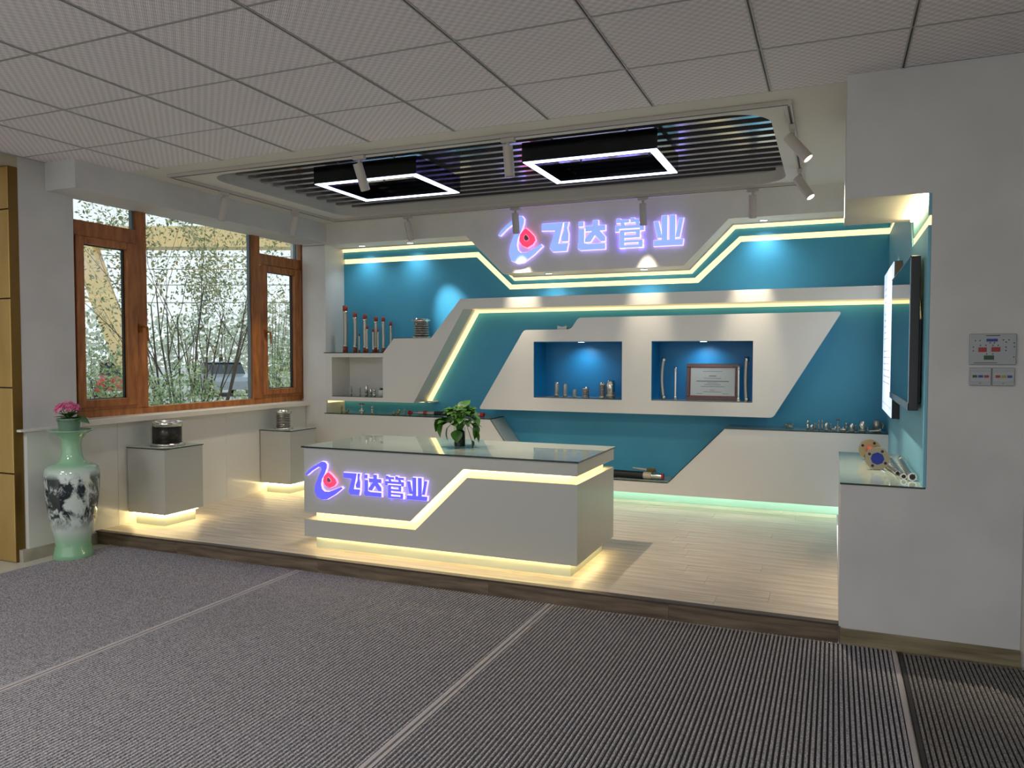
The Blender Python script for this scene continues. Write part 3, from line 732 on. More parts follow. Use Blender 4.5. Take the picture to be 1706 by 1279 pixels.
# dark coupling
t = thing('pipe_coupling', (-4.905, 4.59, 0.703), 'black pipe coupling with bright steel rims on the nearer pedestal', 'pipe fitting')
c = (-4.905, 4.575, 0.7032)
MB().lathe([(.094, 0), (.128, 0), (.128, .012), (.108, .020), (.094, .020)], c, 32).build('base_flange', steel, t)
MB().lathe([(.086, .015), (.106, .020), (.105, .150), (.09, .155)], c, 32).build('sleeve', mat('dark_sleeve', (44, 42, 36), 0.3, 0.3), t)
MB().lathe([(.088, .150), (.112, .150), (.113, .185), (.104, .190), (.094, .188), (.088, .16)], c, 32).build('top_rim', steel, t)
MB().box(c[0]-.085, c[0]-.068, c[1]-.092, c[1]-.070, .72, .86).build('clamp_bar', steel_d, t)

def bellows(c, r, h, n, label, cat='pipe fitting', seg=28, flange=True, bolts=0, group=None, name='bellows_joint'):
    t = thing(name, c, label, cat, group)
    prof = [(r*.84, .12*h)]
    for k in range(n):
        z = .12*h+k*(.72*h/n); p = .72*h/n
        prof += [(r*.80, z+p*.14), (r*.97, z+p*.34), (r, z+p*.5), (r*.97, z+p*.66), (r*.80, z+p*.86)]
    prof.append((r*.84, .86*h))
    MB().lathe(prof, c, seg, mf=lambda i: 0 if i % 5 in (1, 2, 3, 4) and i % 5 != 0 and i % 5 in (2, 3) else 1).build('corrugated_body', [steel, mat('bellows_valley_shade', (104, 98, 90), 0.4, 0.7)], t)  # valleys darkened in the colour, standing in for shade between ridges
    if flange:
        MB().lathe([(r*.7, 0), (r*1.2, 0), (r*1.2, .05*h), (r*.95, .055*h), (r*.92, .13*h), (r*.7, .13*h)], c, seg).build('bottom_collar', steel, t)
    else:
        MB().lathe([(r*.7, 0), (r*.92, 0), (r*.92, .13*h), (r*.7, .13*h)], c, seg).build('bottom_collar', steel, t)
    MB().lathe([(r*.72, .84*h), (r*.97, .84*h), (r*.97, .94*h), (r*.86, .96*h), (r*.86, h), (r*.74, h), (r*.72, .9*h)], c, seg).build('top_collar', steel, t)
    for k in range(bolts):
        a = 2*PI*k/bolts+.35
        MB().box(c[0]+r*1.02*math.cos(a)-.008, c[0]+r*1.02*math.cos(a)+.008, c[1]+r*1.02*math.sin(a)-.008, c[1]+r*1.02*math.sin(a)+.008, c[2]+.86*h, c[2]+.95*h).build('lug', steel, t)
    return t
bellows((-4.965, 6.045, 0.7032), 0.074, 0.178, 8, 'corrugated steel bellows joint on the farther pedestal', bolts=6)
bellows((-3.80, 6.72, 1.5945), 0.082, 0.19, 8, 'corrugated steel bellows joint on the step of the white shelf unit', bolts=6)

# ------------------------------------------------------------------ hoses on the upper shelf
def hose(c, r, h, label, ends=True, bend=0.0, cap_m=None, grp='steel hoses standing on the upper shelf', name='metal_hose', bodym=None):
    t = thing(name, c, label, 'hose', grp)
    cap_m = cap_m or coral; n = 16
    e = min(0.06, h*.125) if ends else 0
    pts = []; rr = []
    for k in range(n+1):
        u = k/n; z = e*.9+(h-1.8*e)*u; pts.append((c[0]+bend*math.sin(PI*u), c[1], c[2]+z)); rr.append(r*.92 if k % 2 else r*.88)
    MB().tube(pts, rr, 12).build('braided_tube', bodym or steel_d, t)
    if ends:
        MB().lathe([(r*.6, 0), (r*.98, 0), (r*.98, e*.75), (r*.9, e), (r*.6, e)], c, 12).build('end_collar', cap_m, t)
        MB().lathe([(r*.6, h-e), (r*.98, h-e), (r*.98, h-.003), (r*.6, h)], c, 12).build('end_collar', cap_m, t)
        MB().lathe([(r*.95, h-e*1.35), (r*1.06, h-e*1.3), (r*1.06, h-e*1.02), (r*.95, h-e)], c, 12).build('ferrule', steel, t)
        MB().lathe([(r*.95, e), (r*1.06, e*1.02), (r*1.06, e*1.3), (r*.95, e*1.35)], c, 12).build('ferrule', steel, t)
    else:
        MB().lathe([(r*.6, 0), (r*1.15, 0), (r*1.15, .03), (r*.9, .035)], c, 12).build('end_collar', steel, t)
        MB().lathe([(r*.9, h-.04), (r*1.05, h-.035), (r*1.05, h), (r*.6, h)], c, 12).build('end_collar', steel, t)
    return t
ZS = 1.4497
for x, z1, r, lb in ((-4.706, 1.939, .0265, 'tallest red-ended steel hose, at the left end of the upper shelf'), (-4.585, 1.865, .0215, 'second tall red-ended steel hose from the left on the upper shelf'),
                 (-4.462, 1.842, .0225, 'third tall red-ended steel hose, behind a thinner short one'), (-4.331, 1.814, .0205, 'fourth tall red-ended steel hose, flanked by two shorter ones'),
                 (-4.243, 1.809, .0185, 'fifth tall red-ended steel hose, beside the slanted step'), (-4.180, 1.762, .016, 'last red-ended steel hose at the right, partly behind the slanted step')):
    hose((x, 6.76 if x > -4.2 else 6.72, ZS), r, z1-1.458+.008, lb, bend=0.006 if x < -4.5 else 0)
for x, z1, r, y, lb in ((-4.399, 1.727, .013, 6.66, 'short thin hose standing before the third tall hose'), (-4.326, 1.692, .0115, 6.66, 'short thin hose just left of the fourth tall hose'), (-4.268, 1.691, .0095, 6.66, 'short thin hose just right of the fourth tall hose'), (-4.494, 1.648, .0085, 6.66, 'thinnest short steel hose leaning right of the second tall hose')):
    hose((x, y, ZS), r, z1-1.458+.004, lb)

# niche in the shelf unit: fittings and a small potted plant
def fitting(c, r, h, label, kind='round', grp=None, m=None, name='pipe_fitting'):
    m = m or steel
    t = thing(name, c, label, 'pipe fitting', grp)
    x, y, z = c
    if kind == 'round':
        MB().lathe([(r*.6, 0), (r, 0), (r, h*.86), (r*.9, h*.9), (r*.9, h), (r*.6, h), (r*.6, h*.6)], c, 18).build('sleeve', m, t)
        MB().lathe([(r*1.0, h*.10), (r*1.08, h*.12), (r*1.08, h*.2), (r*1.0, h*.22)], c, 18).build('ring', steel_d, t)
    elif kind == 'nipple':
        MB().lathe([(r*.5, 0), (r*.8, 0), (r*.8, h*.3), (r*.6, h*.32), (r*.6, h*.62), (r*.8, h*.64), (r*.8, h*.96), (r*.5, h)], c, 14).build('stem', m, t)
        MB().lathe([(r*.6, h*.36), (r, h*.38), (r, h*.58), (r*.6, h*.6)], c, 6, sm=False).build('hex_nut', m, t)
    elif kind == 'valve':
        MB().cyl((x-r*1.1, y, z+h*.22), (x+r*1.1, y, z+h*.22), h*.13, seg=14).cyl((x, y, z+h*.1), (x, y, z+h*.5), h*.12).build('valve_body', m, t)
        MB().cyl((x, y, z+h*.45), (x, y, z+h*.93), h*.035).build('spindle', m, t)
        MB().lathe([(r*.2, h*.92), (r*1.15, h*.92), (r*1.2, h*.96), (r*1.15, h), (r*.2, h)], c, 18).build('handwheel', coral, t)
        MB().box(x-r*.5, x+r*.5, y-r*.4, y+r*.4, z, z+h*.1).build('foot', m, t)
    elif kind == 'tee':
        MB().cyl((x-r, y, z+h*.3), (x+r, y, z+h*.3), h*.28, seg=12).build('run', m, t)
        MB().cyl((x, y, z+h*.3), (x+r*.2, y, z+h), h*.2, seg=12).build('branch', m, t)
        MB().lathe([(h*.3, -h*.12), (h*.34, -h*.1), (h*.34, h*.1), (h*.3, h*.12)], (x-r*.9, y, z+h*.34), 6, sm=False, axis='x').build('hex_nut', m, t)
    elif kind == 'elbow':
        MB().tube([(x-r, y, z+h*.3), (x-r*.1, y, z+h*.3), (x+r*.35, y, z+h*.5), (x+r*.5, y, z+h*.95)], h*.26, 10).build('bend', m, t)
        MB().cyl((x-r*1.1, y, z+h*.3), (x-r*.8, y, z+h*.3), h*.3, seg=6).build('hex_nut', steel_d, t)
    return t
G2 = 'fittings inside the open shelf niche'
fitting((-4.636, 6.72, 1.001), .0115, .10, 'slim dark fitting, leftmost in the open shelf niche', 'nipple', G2, steel_d)
fitting((-4.529, 6.72, 1.001), .010, .088, 'slim dark fitting, second from the left in the open shelf niche', 'nipple', G2, steel_d)
fitting((-4.449, 6.72, 1.001), .0170, .108, 'tallest bright sleeve in the middle of the open shelf niche', 'round', G2)
fitting((-4.396, 6.72, 1.001), .0137, .076, 'short bright sleeve right of the tallest one in the open shelf niche', 'round', G2)
fitting((-4.354, 6.72, 1.001), .0150, .072, 'short bright nipple beside the small white pot', 'nipple', G2)
def leaf_mesh(name, L, W, m, fold=0.25, droop=0.35, heart=True):
    mb = MB(); n_ = 6; rows = []
    for i in range(n_+1):
        u = i/n_; wv = (math.sin(PI*min(1, u*1.0+.02))**.75)*W*(1.15-.55*u) if heart else math.sin(PI*u)*W
        x = L*u; z = -droop*L*u*u
        rows.append([(x-(.12*L if (heart and i == 0) else 0)*0, wv/2, z+fold*wv/2), (x, 0, z), (x, -wv/2, z+fold*wv/2)])
    vs = [p for r_ in rows for p in r_]
    fs = []
    for i in range(n_):
        a = i*3; fs += [(a, a+1, a+4, a+3), (a+1, a+2, a+5, a+4)]
    mb.add(vs, fs, 0, True)
    me = bpy.data.meshes.new(name); me.from_pydata(mb.v, [], mb.f); me.materials.append(m)
    for p in me.polygons: p.use_smooth = True
    return me
def put_leaf(me, parent, loc, yaw, pitch, roll=0, s=1, name='leaf'):
    o = bpy.data.objects.new(name, me); COL.objects.link(o); o.parent = parent
    o.location = Vector(loc)-PARLOC[parent.name]; o.rotation_euler = (roll, pitch, yaw); o.scale = (s, s, s)
    return o
t = thing('potted_plant', (-4.262, 6.72, 1.001), 'small leafy plant in a round white pot inside the shelf niche', 'plant')
MB().lathe([(0, 0), (.024, 0), (.036, .02), (.038, .04), (.032, .062), (.026, .066), (.026, .05)], (-4.262, 6.72, 1.001), 20).build('pot', white_gloss, t)
lm0 = leaf_mesh('small_leaf', .05, .026, leaf_d)
for k in range(9):
    put_leaf(lm0, t, (-4.262+.006*math.cos(k), 6.72+.006*math.sin(k), 1.055), k*.74, -1.25+.12*(k % 5), 0, 1)

# left counter top
G3 = 'small fittings in a row on the left wall counter'
ZC = 0.8253
fitting((-4.715, 6.66, ZC), .0125, .075, 'brass nipple at the far left of the wall counter, before the lit patch', 'nipple', G3, brass)
fitting((-4.643, 6.66, ZC), .018, .040, 'small brass elbow right of the leftmost nipple', 'elbow', G3, brass)
fitting((-4.467, 6.66, ZC), .0240, .100, 'small valve with a reddish handwheel on the wall counter', 'valve', G3)
fitting((-4.342, 6.66, ZC), .013, .080, 'thin upright fitting right of the handwheel valve', 'nipple', G3)
fitting((-4.085, 6.66, ZC), .020, .030, 'low brass tee in the middle of the left counter row', 'tee', G3, brass)
fitting((-4.035, 6.67, ZC), .016, .050, 'small brass elbow touching the low tee', 'elbow', G3, brass)
fitting((-3.960, 6.66, ZC), .0095, .056, 'thin dark nipple left of the red-capped hose', 'nipple', G3, steel_d)
t = thing('capped_hose', (-3.5, 6.66, ZC), 'black hose with round red end caps lying on the left wall counter', 'hose')
zc = ZC+.0245
MB().cyl((-3.895, 6.64, zc), (-3.885, 6.64, zc), .0235, seg=18).lathe([(0, 0), (.0235, 0), (.0235, .012), (0, .012)], (-3.888, 6.632, zc), 18, axis='y').build('red_cap', redm, t)
MB().cyl((-3.885, 6.66, zc), (-3.80, 6.66, zc), .010).cyl((-3.80, 6.66, zc), (-3.74, 6.66, zc), .021).cyl((-3.70, 6.66, zc), (-3.62, 6.66, zc), .020).build('steel_coupling', steel_d, t)
MB().cyl((-3.74, 6.66, zc), (-3.70, 6.66, zc), .0215).build('copper_band', coral, t)
MB().tube([(-3.62, 6.66, zc), (-3.4, 6.67, zc+.004), (-3.3, 6.67, zc+.001), (-3.20, 6.66, zc)], .021, 12).build('rubber_tube', rubber, t)
MB().lathe([(0, 0), (.0235, 0), (.0235, .012), (0, .012)], (-3.178, 6.628, zc), 18, axis='y').build('red_cap', redm, t)
MB().cyl((-3.20, 6.66, zc), (-3.12, 6.66, zc), .018).build('steel_coupling', steel, t)
MB().cyl((-3.12, 6.66, zc), (-3.085, 6.66, zc), .022).build('red_cap', redm, t)
# low ledge
ZL = 0.3318
t = thing('connector_hose', (-1.6, 6.68, ZL), 'thick black hose with a cream connector on the low ledge', 'hose')
MB().tube([(-2.3, 6.68, ZL+.034), (-1.9, 6.68, ZL+.034), (-1.60, 6.67, ZL+.033), (-1.535, 6.665, ZL+.033)], .033, 14).build('rubber_tube', rubber, t)
MB().cyl((-1.545, 6.665, ZL+.033), (-1.465, 6.665, ZL+.033), .030, seg=8).build('cream_collar', mat('cream_plastic', (196, 186, 160), 0.4), t)
MB().cyl((-1.465, 6.665, ZL+.032), (-1.41, 6.665, ZL+.032), .024).cyl((-1.425, 6.665, ZL+.032), (-1.405, 6.665, ZL+.032), .033).build('steel_coupling', steel, t)
MB().cyl((-1.405, 6.665, ZL+.031), (-1.375, 6.665, ZL+.031), .026).build('silver_end', steel, t)
MB().cyl((-1.375, 6.665, ZL+.031), (-1.358, 6.665, ZL+.031), .027).build('red_cap', redm, t)
t = thing('spray_wand', (-1.5, 6.76, ZL), 'thin pale rod with a small orange collar lying behind the thick hose', 'tool')
MB().cyl((-1.66, 6.77, ZL+.078), (-1.53, 6.77, ZL+.066), .008, .012).build('rod', lamp_white, t)
MB().box(-1.53, -1.47, 6.752, 6.788, ZL, ZL+.082).build('block', brass, t)
MB().cyl((-1.47, 6.77, ZL+.068), (-1.45, 6.77, ZL+.068), .014).build('orange_collar', coral, t)

# right counter top
G4 = 'small steel fittings on the right wall counter'
ZR = 0.8215
t = thing('fitting_bag', (-0.335, 6.70, ZR), 'small clear bag of fittings at the left of the right counter', 'bag')
bm_ = MB(); rnd = random.Random(3)
for k in range(9):
    bm_.cyl((-.37+.075*rnd.random(), 6.68+.04*rnd.random(), ZR+.005+.02*rnd.random()), (-.37+.075*rnd.random(), 6.68+.04*rnd.random(), ZR+.012+.025*rnd.random()), .008, seg=8)
tag(bm_.build('loose_fittings', steel_d, t), kind='stuff')
MB().lathe([(.046, 0), (.050, .008), (.040, .028), (.018, .045), (.004, .050)], (-.335, 6.70, ZR), 9, sm=False).build('clear_film', glass, t)
for x, y, r, h, k, m_, lb in ((-.191, 6.68, .011, .074, 'nipple', steel, 'upright nipple with a bright ball, first right of the clear bag'), (-.160, 6.63, .0135, .046, 'round', steel, 'short bright sleeve at the counter edge, left of the tall thin ones'),
    (-.137, 6.74, .010, .05, 'nipple', steel_d, 'dark nipple at the back, behind the short bright sleeve'), (-.107, 6.70, .008, .078, 'nipple', steel_d, 'tall thin dark fitting, left of a close pair'), (-.081, 6.70, .008, .078, 'nipple', steel_d, 'tall thin dark fitting, right of a close pair'),
    (-.050, 6.62, .0143, .066, 'round', steel, 'medium bright sleeve at the front, left of centre'), (-.018, 6.75, .008, .05, 'nipple', steel_d, 'small dark nipple behind the medium bright sleeve'), (.012, 6.68, .019, .034, 'elbow', steel, 'low steel elbow in the middle of the right counter'), (.036, 6.72, .013, .085, 'valve', steel_d, 'tallest small valve in the middle of the right counter'),
    (.073, 6.66, .020, .032, 'tee', steel, 'low steel tee right of the middle valve'), (.098, 6.73, .011, .06, 'nipple', steel_d, 'dark upright nipple behind the low steel tee'), (.136, 6.62, .0185, .066, 'round', steel, 'wide bright sleeve third from the right'), (.170, 6.75, .010, .045, 'nipple', steel_d, 'small dark nipple between the two widest sleeves'), (.214, 6.62, .0262, .085, 'round', steel, 'widest tall bright sleeve at the front of the right counter'),
    (.254, 6.68, .011, .034, 'nipple', steel, 'tiny nipple between the widest sleeve and the dark cup')):
    fitting((x, y, ZR), r, h, lb, k, G4, m_)
t = thing('steel_cup', (0.320, 6.70, ZR), 'dark steel cup fitting beside the glowing poster', 'pipe fitting')
MB().lathe([(.0, 0), (.030, 0), (.030, .088), (.027, .090), (.026, .02), (0, .02)], (0.320, 6.70, ZR), 20).build('cup', steel_d, t)
MB().tube([(.352, 6.68, ZR+.075), (.366, 6.68, ZR+.06), (.360, 6.68, ZR+.03)], .005, 8).build('handle', brass, t)
t = thing('steel_cone_fitting', (0.31, 6.615, ZR), 'bright tapered steel fitting lying before the dark cup', 'pipe fitting')
MB().cyl((.262, 6.615, ZR+.009), (.330, 6.615, ZR+.014), .006, .010).cyl((.330, 6.615, ZR+.014), (.345, 6.615, ZR+.020), .012, .020).build('cone', steel, t)

# niche contents
ZN = 1.0387
G5 = 'steel fittings in the left blue niche'
fitting((-2.356, 6.68, ZN), .0190, .134, 'tall slim steel fitting, leftmost in the left blue niche', 'round', G5, steel_d)
fitting((-2.273, 6.68, ZN), .0190, .121, 'slim steel fitting, second from left in the left blue niche', 'round', G5, steel_d)
fitting((-2.182, 6.68, ZN), .0175, .071, 'shortest steel fitting in the left blue niche', 'round', G5, steel_d)
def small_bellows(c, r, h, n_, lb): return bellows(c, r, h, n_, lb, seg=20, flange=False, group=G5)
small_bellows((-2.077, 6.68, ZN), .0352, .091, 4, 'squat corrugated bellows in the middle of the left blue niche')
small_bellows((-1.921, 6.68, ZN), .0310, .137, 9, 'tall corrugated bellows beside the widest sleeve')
fitting((-1.843, 6.68, ZN), .0395, .158, 'widest smooth steel sleeve at the right of the left blue niche', 'round', G5, steel)
G6 = 'steel hoses in the right blue niche'
hose((-1.367, 6.68, ZN), .0150, .370, 'tall bent steel hose, leftmost in the right blue niche', ends=False, bend=-0.018, grp=G6, bodym=steel_d)
hose((-1.267, 6.68, ZN), .0120, .285, 'short steel hose left of the framed certificate', ends=False, grp=G6, bodym=steel)
hose((-0.733, 6.64, ZN), .0100, .302, 'thin steel hose in front of the certificate frame edge', ends=False, grp=G6, bodym=steel)
hose((-0.672, 6.68, ZN), .0185, .372, 'thickest steel hose, rightmost in the right blue niche', ends=False, bend=-0.008, grp=G6, bodym=steel_d)
t = thing('framed_certificate', (-0.965, 6.72, ZN), 'framed silver certificate in a mahogany frame in the right blue niche', 'certificate')
def tilt(mb, z0=ZN, y0=6.70, k=0.10):
    mb.v = [(x, y+(z-z0)*k, z) for x, y, z in mb.v]; return mb
X0, X1, Z0, Z1 = -1.180, -0.735, ZN, ZN+.312
for a, b_, c_, d in ((X0, X1, Z0, Z0+.030), (X0, X1, Z1-.030, Z1), (X0, X0+.030, Z0+.03, Z1-.03), (X1-.030, X1, Z0+.03, Z1-.03)):
    tilt(MB().box(a, b_, 6.70, 6.722, c_, d)).build('frame_bar', mahog, t, bevel=0.003)
tilt(MB().box(X0+.028, X1-.028, 6.706, 6.71, Z0+.028, Z1-.028)).build('inner_border', mahog_in, t)
tilt(MB().box(X0+.038, X1-.038, 6.7035, 6.7058, Z0+.040, Z1-.036)).build('plate', certm, t)
pr = MB()
for cx, z, wv in ((.5, .245, .22), (.5, .205, .08), (.5, .186, .19), (.5, .160, .36), (.5, .146, .12), (.5, .132, .18), (.5, .116, .26), (.5, .085, .06), (.5, .070, .2), (.2, .055, .07), (.8, .055, .07)):
    xx = X0+.04+(X1-X0-.08)*cx; wv *= .40
    pr.box(xx-wv/2*1.9, xx+wv/2*1.9, 6.7028, 6.7034, Z0+z, Z0+z+(.0055 if wv > .03 and z in (.205, .160) else .0028))
tag(tilt(pr).build('printed_lines', mat('print_dark', (70, 74, 78), 0.6), t), kind='stuff')
t = thing('pipe_saddle', (-2.292, 6.66, 1.656), 'small pale saddle clip on the step of the slanted panel', 'pipe fitting')
MB().prism([(-2.335, 1.6572), (-2.335, 1.692), (-2.31, 1.684), (-2.29, 1.681), (-2.27, 1.684), (-2.245, 1.692), (-2.245, 1.6572)], 6.63, 6.69).build('saddle', white_gloss, t)
MB().box(-2.335, -2.245, 6.628, 6.692, 1.6572, 1.665).build('base', steel_d, t)

# alcove top: flanged spool and three short hoses
t = thing('flanged_spool', (0.21, 4.8, 0.801), 'flanged steel spool with a blue gasket on the alcove cabinet', 'pipe fitting')
def disc(c, ax, r, th, seg=28):
    a = Vector(c); ax = Vector(ax).normalized(); return MB().cyl(a-ax*th/2, a+ax*th/2, r, seg=seg)
ax = Vector((0.02, -1, 0.0)).normalized(); c0 = Vector((0.2245, 4.600, 0.8635)); c1 = Vector((0.204, 5.02, 0.8635))
aged = mat('aged_steel', (150, 138, 116), 0.35, 0.8)
disc(c0, ax, .0615, .016).build('front_flange', aged, t); disc(c1, ax, .0615, .016).build('back_flange', mat('aged_flange', (176, 158, 124), 0.35, 0.8), t)
MB().cyl(c0, c1, .022).build('pipe', coral, t)
disc(c0+ax*.0095, ax, .034, .003, 8).build('blue_gasket', mat('blue_gasket', (20, 44, 150), 0.5), t)
for cc in (c0, c1):
    for k in range(4):
        a = PI/4+k*PI/2+.25; p = cc+Vector((math.cos(a)*.046, 0, math.sin(a)*.046))+ax*.009
        disc(p, ax, .008, .003, 10).build('bolt_hole', dark, t)
def lying(p0, p1, r, lb):
    p0 = Vector(p0); p1 = Vector(p1); d = (p1-p0).normalized(); t = thing('short_hose', p1, lb, 'hose', 'short steel hoses on the alcove cabinet')
    n_ = 14; pts = [p0+(p1-p0)*k/n_ for k in range(n_+1)]
    MB().tube(pts, [r*.78 if k % 2 else r*.84 for k in range(n_+1)], 14).build('braided_tube', steel, t)
    for q, s_ in ((p0, 1), (p1, -1)):
        MB().cyl(q, q+d*s_*.045, r, seg=16).build('end_collar', steel, t)
    MB().cyl(p1, p1+d*.0012, r*.66, seg=16).build('bore', dark, t)
ZA = .801
lying((0.262, 4.80, ZA+.013), (0.313, 4.42, ZA+.013), .0130, 'short steel hose nearest the flanged spool')
lying((0.312, 5.05, ZA+.0145), (0.331, 4.30, ZA+.0145), .0145, 'long thin steel hose lying between two others')
lying((0.368, 4.96, ZA+.0205), (0.366, 4.25, ZA+.0205), .0205, 'thickest steel hose lying against the blue alcove wall')

# television and lit poster on the alcove wall
tv = thing('television', (0.35, 4.85, 1.154), 'black wall-mounted television seen edge-on in the alcove', 'television')
TY0, TY1, TZ0, TZ1, TX = 4.19, 5.50, 1.154, 1.905, 0.3365
def lean(mb, k=0.012): mb.v = [(x+(z-TZ0)*k*-1+.006, y, z) for x, y, z in mb.v]; return mb
MB().box(TX, TX+.042, TY0, TY1, TZ0, TZ1).build('bezel', dark, tv, bevel=.003)
MB().box(TX-.002, TX, TY0+.014, TY1-.014, TZ0+.040, TZ1-.014).build('screen', screen, tv)
MB().box(TX-.004, TX, TY0, TY1, TZ0, TZ0+.036).build('chin', bezel, tv)
MB().box(TX-.003, TX, TY0, TY0+.010, TZ0, TZ1).box(TX-.003, TX, TY0, TY1, TZ1-.008, TZ1).build('silver_edge', bezel, tv)
MB().prism([(TY0+.05, 1.19), (TY0+.05, 1.60), (TY0+.2, 1.78), (TY1-.2, 1.78), (TY1-.05, 1.60), (TY1-.05, 1.19)], TX+.042, TX+.054, 'x').build('rear_housing', dark, tv)
MB().box(TX+.054, RX-.0125, 4.6, 5.1, 1.35, 1.7).build('wall_bracket', dark, tv)
po = thing('lit_poster', (0.36, 6.0, 1.01), 'glowing white framed poster on the alcove wall beyond the television', 'poster')
MB().box(0.349, RX-.0125, 5.53, 6.52, 1.012, 2.032).build('light_box', dark, po)
MB().box(0.3445, 0.3488, 5.535, 6.515, 1.017, 2.027).build('poster_face', lightbox, po)
pr = MB(); rnd = random.Random(5)
for k in range(16):
    z = 1.90-k*.045
    if k in (3, 9): continue
    y1_ = 6.4; 
    while y1_ > 5.75:
        L = rnd.uniform(.03, .09); pr.box(0.3438, 0.3444, max(5.72, y1_-L), y1_, z, z+.009); y1_ -= L+rnd.uniform(.02, .05)
tag(pr.build('printed_lines', print_grey, po), kind='stuff')
MB().box(0.343, 0.3444, 5.545, 6.505, 1.075, 1.078).build('rule_line', print_grey, po)

# wall control plates
t = thing('control_panel', (0.663, 4.06, 1.38), 'grey control panel with red, blue and green displays on the right wall', 'control panel')
cp_ = MB().box(0.572, 0.754, 4.058, 4.0695, 1.381, 1.521).build('plate', plate_grey, t, bevel=.002)
def pbox(x0, x1, z0, z1, m_, nm='display', par=None, y=4.0562): return MB().box(x0, x1, y, 4.0581, z0, z1).build(nm, m_, par or cp_)
U_ = lambda u: 0.572+u*.182
V_ = lambda v: 1.381+v*.140
pbox(U_(.36), U_(.60), V_(.75), V_(.84), bblue); pbox(U_(.19), U_(.37), V_(.41), V_(.56), bred); pbox(U_(.47), U_(.66), V_(.42), V_(.57), bred); pbox(U_(.31), U_(.53), V_(.16), V_(.30), bgreen)
dots = MB()
for u, v in ((.12, .78), (.22, .78), (.44, .71), (.53, .71), (.72, .80), (.84, .80), (.78, .73), (.95, .70), (.96, .58), (.23, .63), (.35, .63), (.5, .63), (.61, .63), (.08, .57), (.08, .45), (.78, .57), (.78, .46), (.37, .35), (.50, .35), (.95, .25)):
    dots.lathe([(0, -.0008), (.0026, -.0008), (.0026, .0006)], (U_(u), 4.0577, V_(v)), 8, axis='y')
tag(dots.build('indicator_dots', dark, t), kind='stuff')
MB().box(U_(.35), U_(.65), 4.0573, 4.0581, V_(.93), V_(.955)).box(U_(.1), U_(.6), 4.0573, 4.0581, V_(.05), V_(.07)).build('printed_lines', dark, t)
for x0, cols, lb in ((0.574, (bgreen, bblue, bred), 'small grey switch plate with green, blue and red keys'), (0.6645, (bred, byel, bblue), 'small grey switch plate with red, yellow and blue keys')):
    s = thing('switch_plate', (x0+.043, 4.06, 1.285), lb, 'switch', 'small switch plates under the control panel')
    MB().box(x0, x0+.086, 4.060, 4.0695, 1.285, 1.367).build('plate', plate_grey, s, bevel=.002)
    kf_ = MB().box(x0+.004, x0+.082, 4.0588, 4.0600, 1.306, 1.346).build('key_field', mat('key_field', (168, 170, 172), 0.4), s)
    for k, m_ in enumerate(cols):
        MB().box(x0+.012+k*.023, x0+.030+k*.023, 4.0572, 4.0588, 1.322, 1.333).build('key', m_, kf_)
    MB().lathe([(0, -.001), (.002, -.001), (.002, .001)], (x0+.042, 4.0592, 1.296), 8, axis='y').build('screw', dark, s)

# ------------------------------------------------------------------ ring lamps in the recess
def ring_lamp(x0, x1, y0, y1, z, label):
    t = thing('square_ring_lamp', ((x0+x1)/2, (y0+y1)/2, z), label, 'ceiling lamp', 'square ring lamps in the recess')
    w_ = 0.055
    for a, b_, c_, d in ((x0, x1, y0, y0+w_), (x0, x1, y1-w_, y1), (x0, x0+w_, y0+w_, y1-w_), (x1-w_, x1, y0+w_, y1-w_)):
        hs_ = MB().box(a, b_, c_, d, z+.004, z+.13).build('housing', lampblack, t)
        i = .006
        MB().box(a+(i if a == x0 else 0), b_-(i if b_ == x1 else 0), c_+(i if c_ == y0 else -.0), d-(i if d == y1 else 0), z, z+.004).build('light_bar', led_cool, hs_)
    for sx in (x0+.2, x1-.2):
        for sy in (y0+.03, y1-.03):
            MB().cyl((sx, sy, z+.13), (sx, sy, CZ+.085), .006).build('hanger', steel_d, t)
ring_lamp(-3.622, -2.742, 4.782, 5.475, 2.700, 'left square lamp with a glowing white outline in the slatted recess')
ring_lamp(-1.935, -1.03, 4.775, 5.465, 2.700, 'right square lamp with a glowing white outline in the slatted recess')

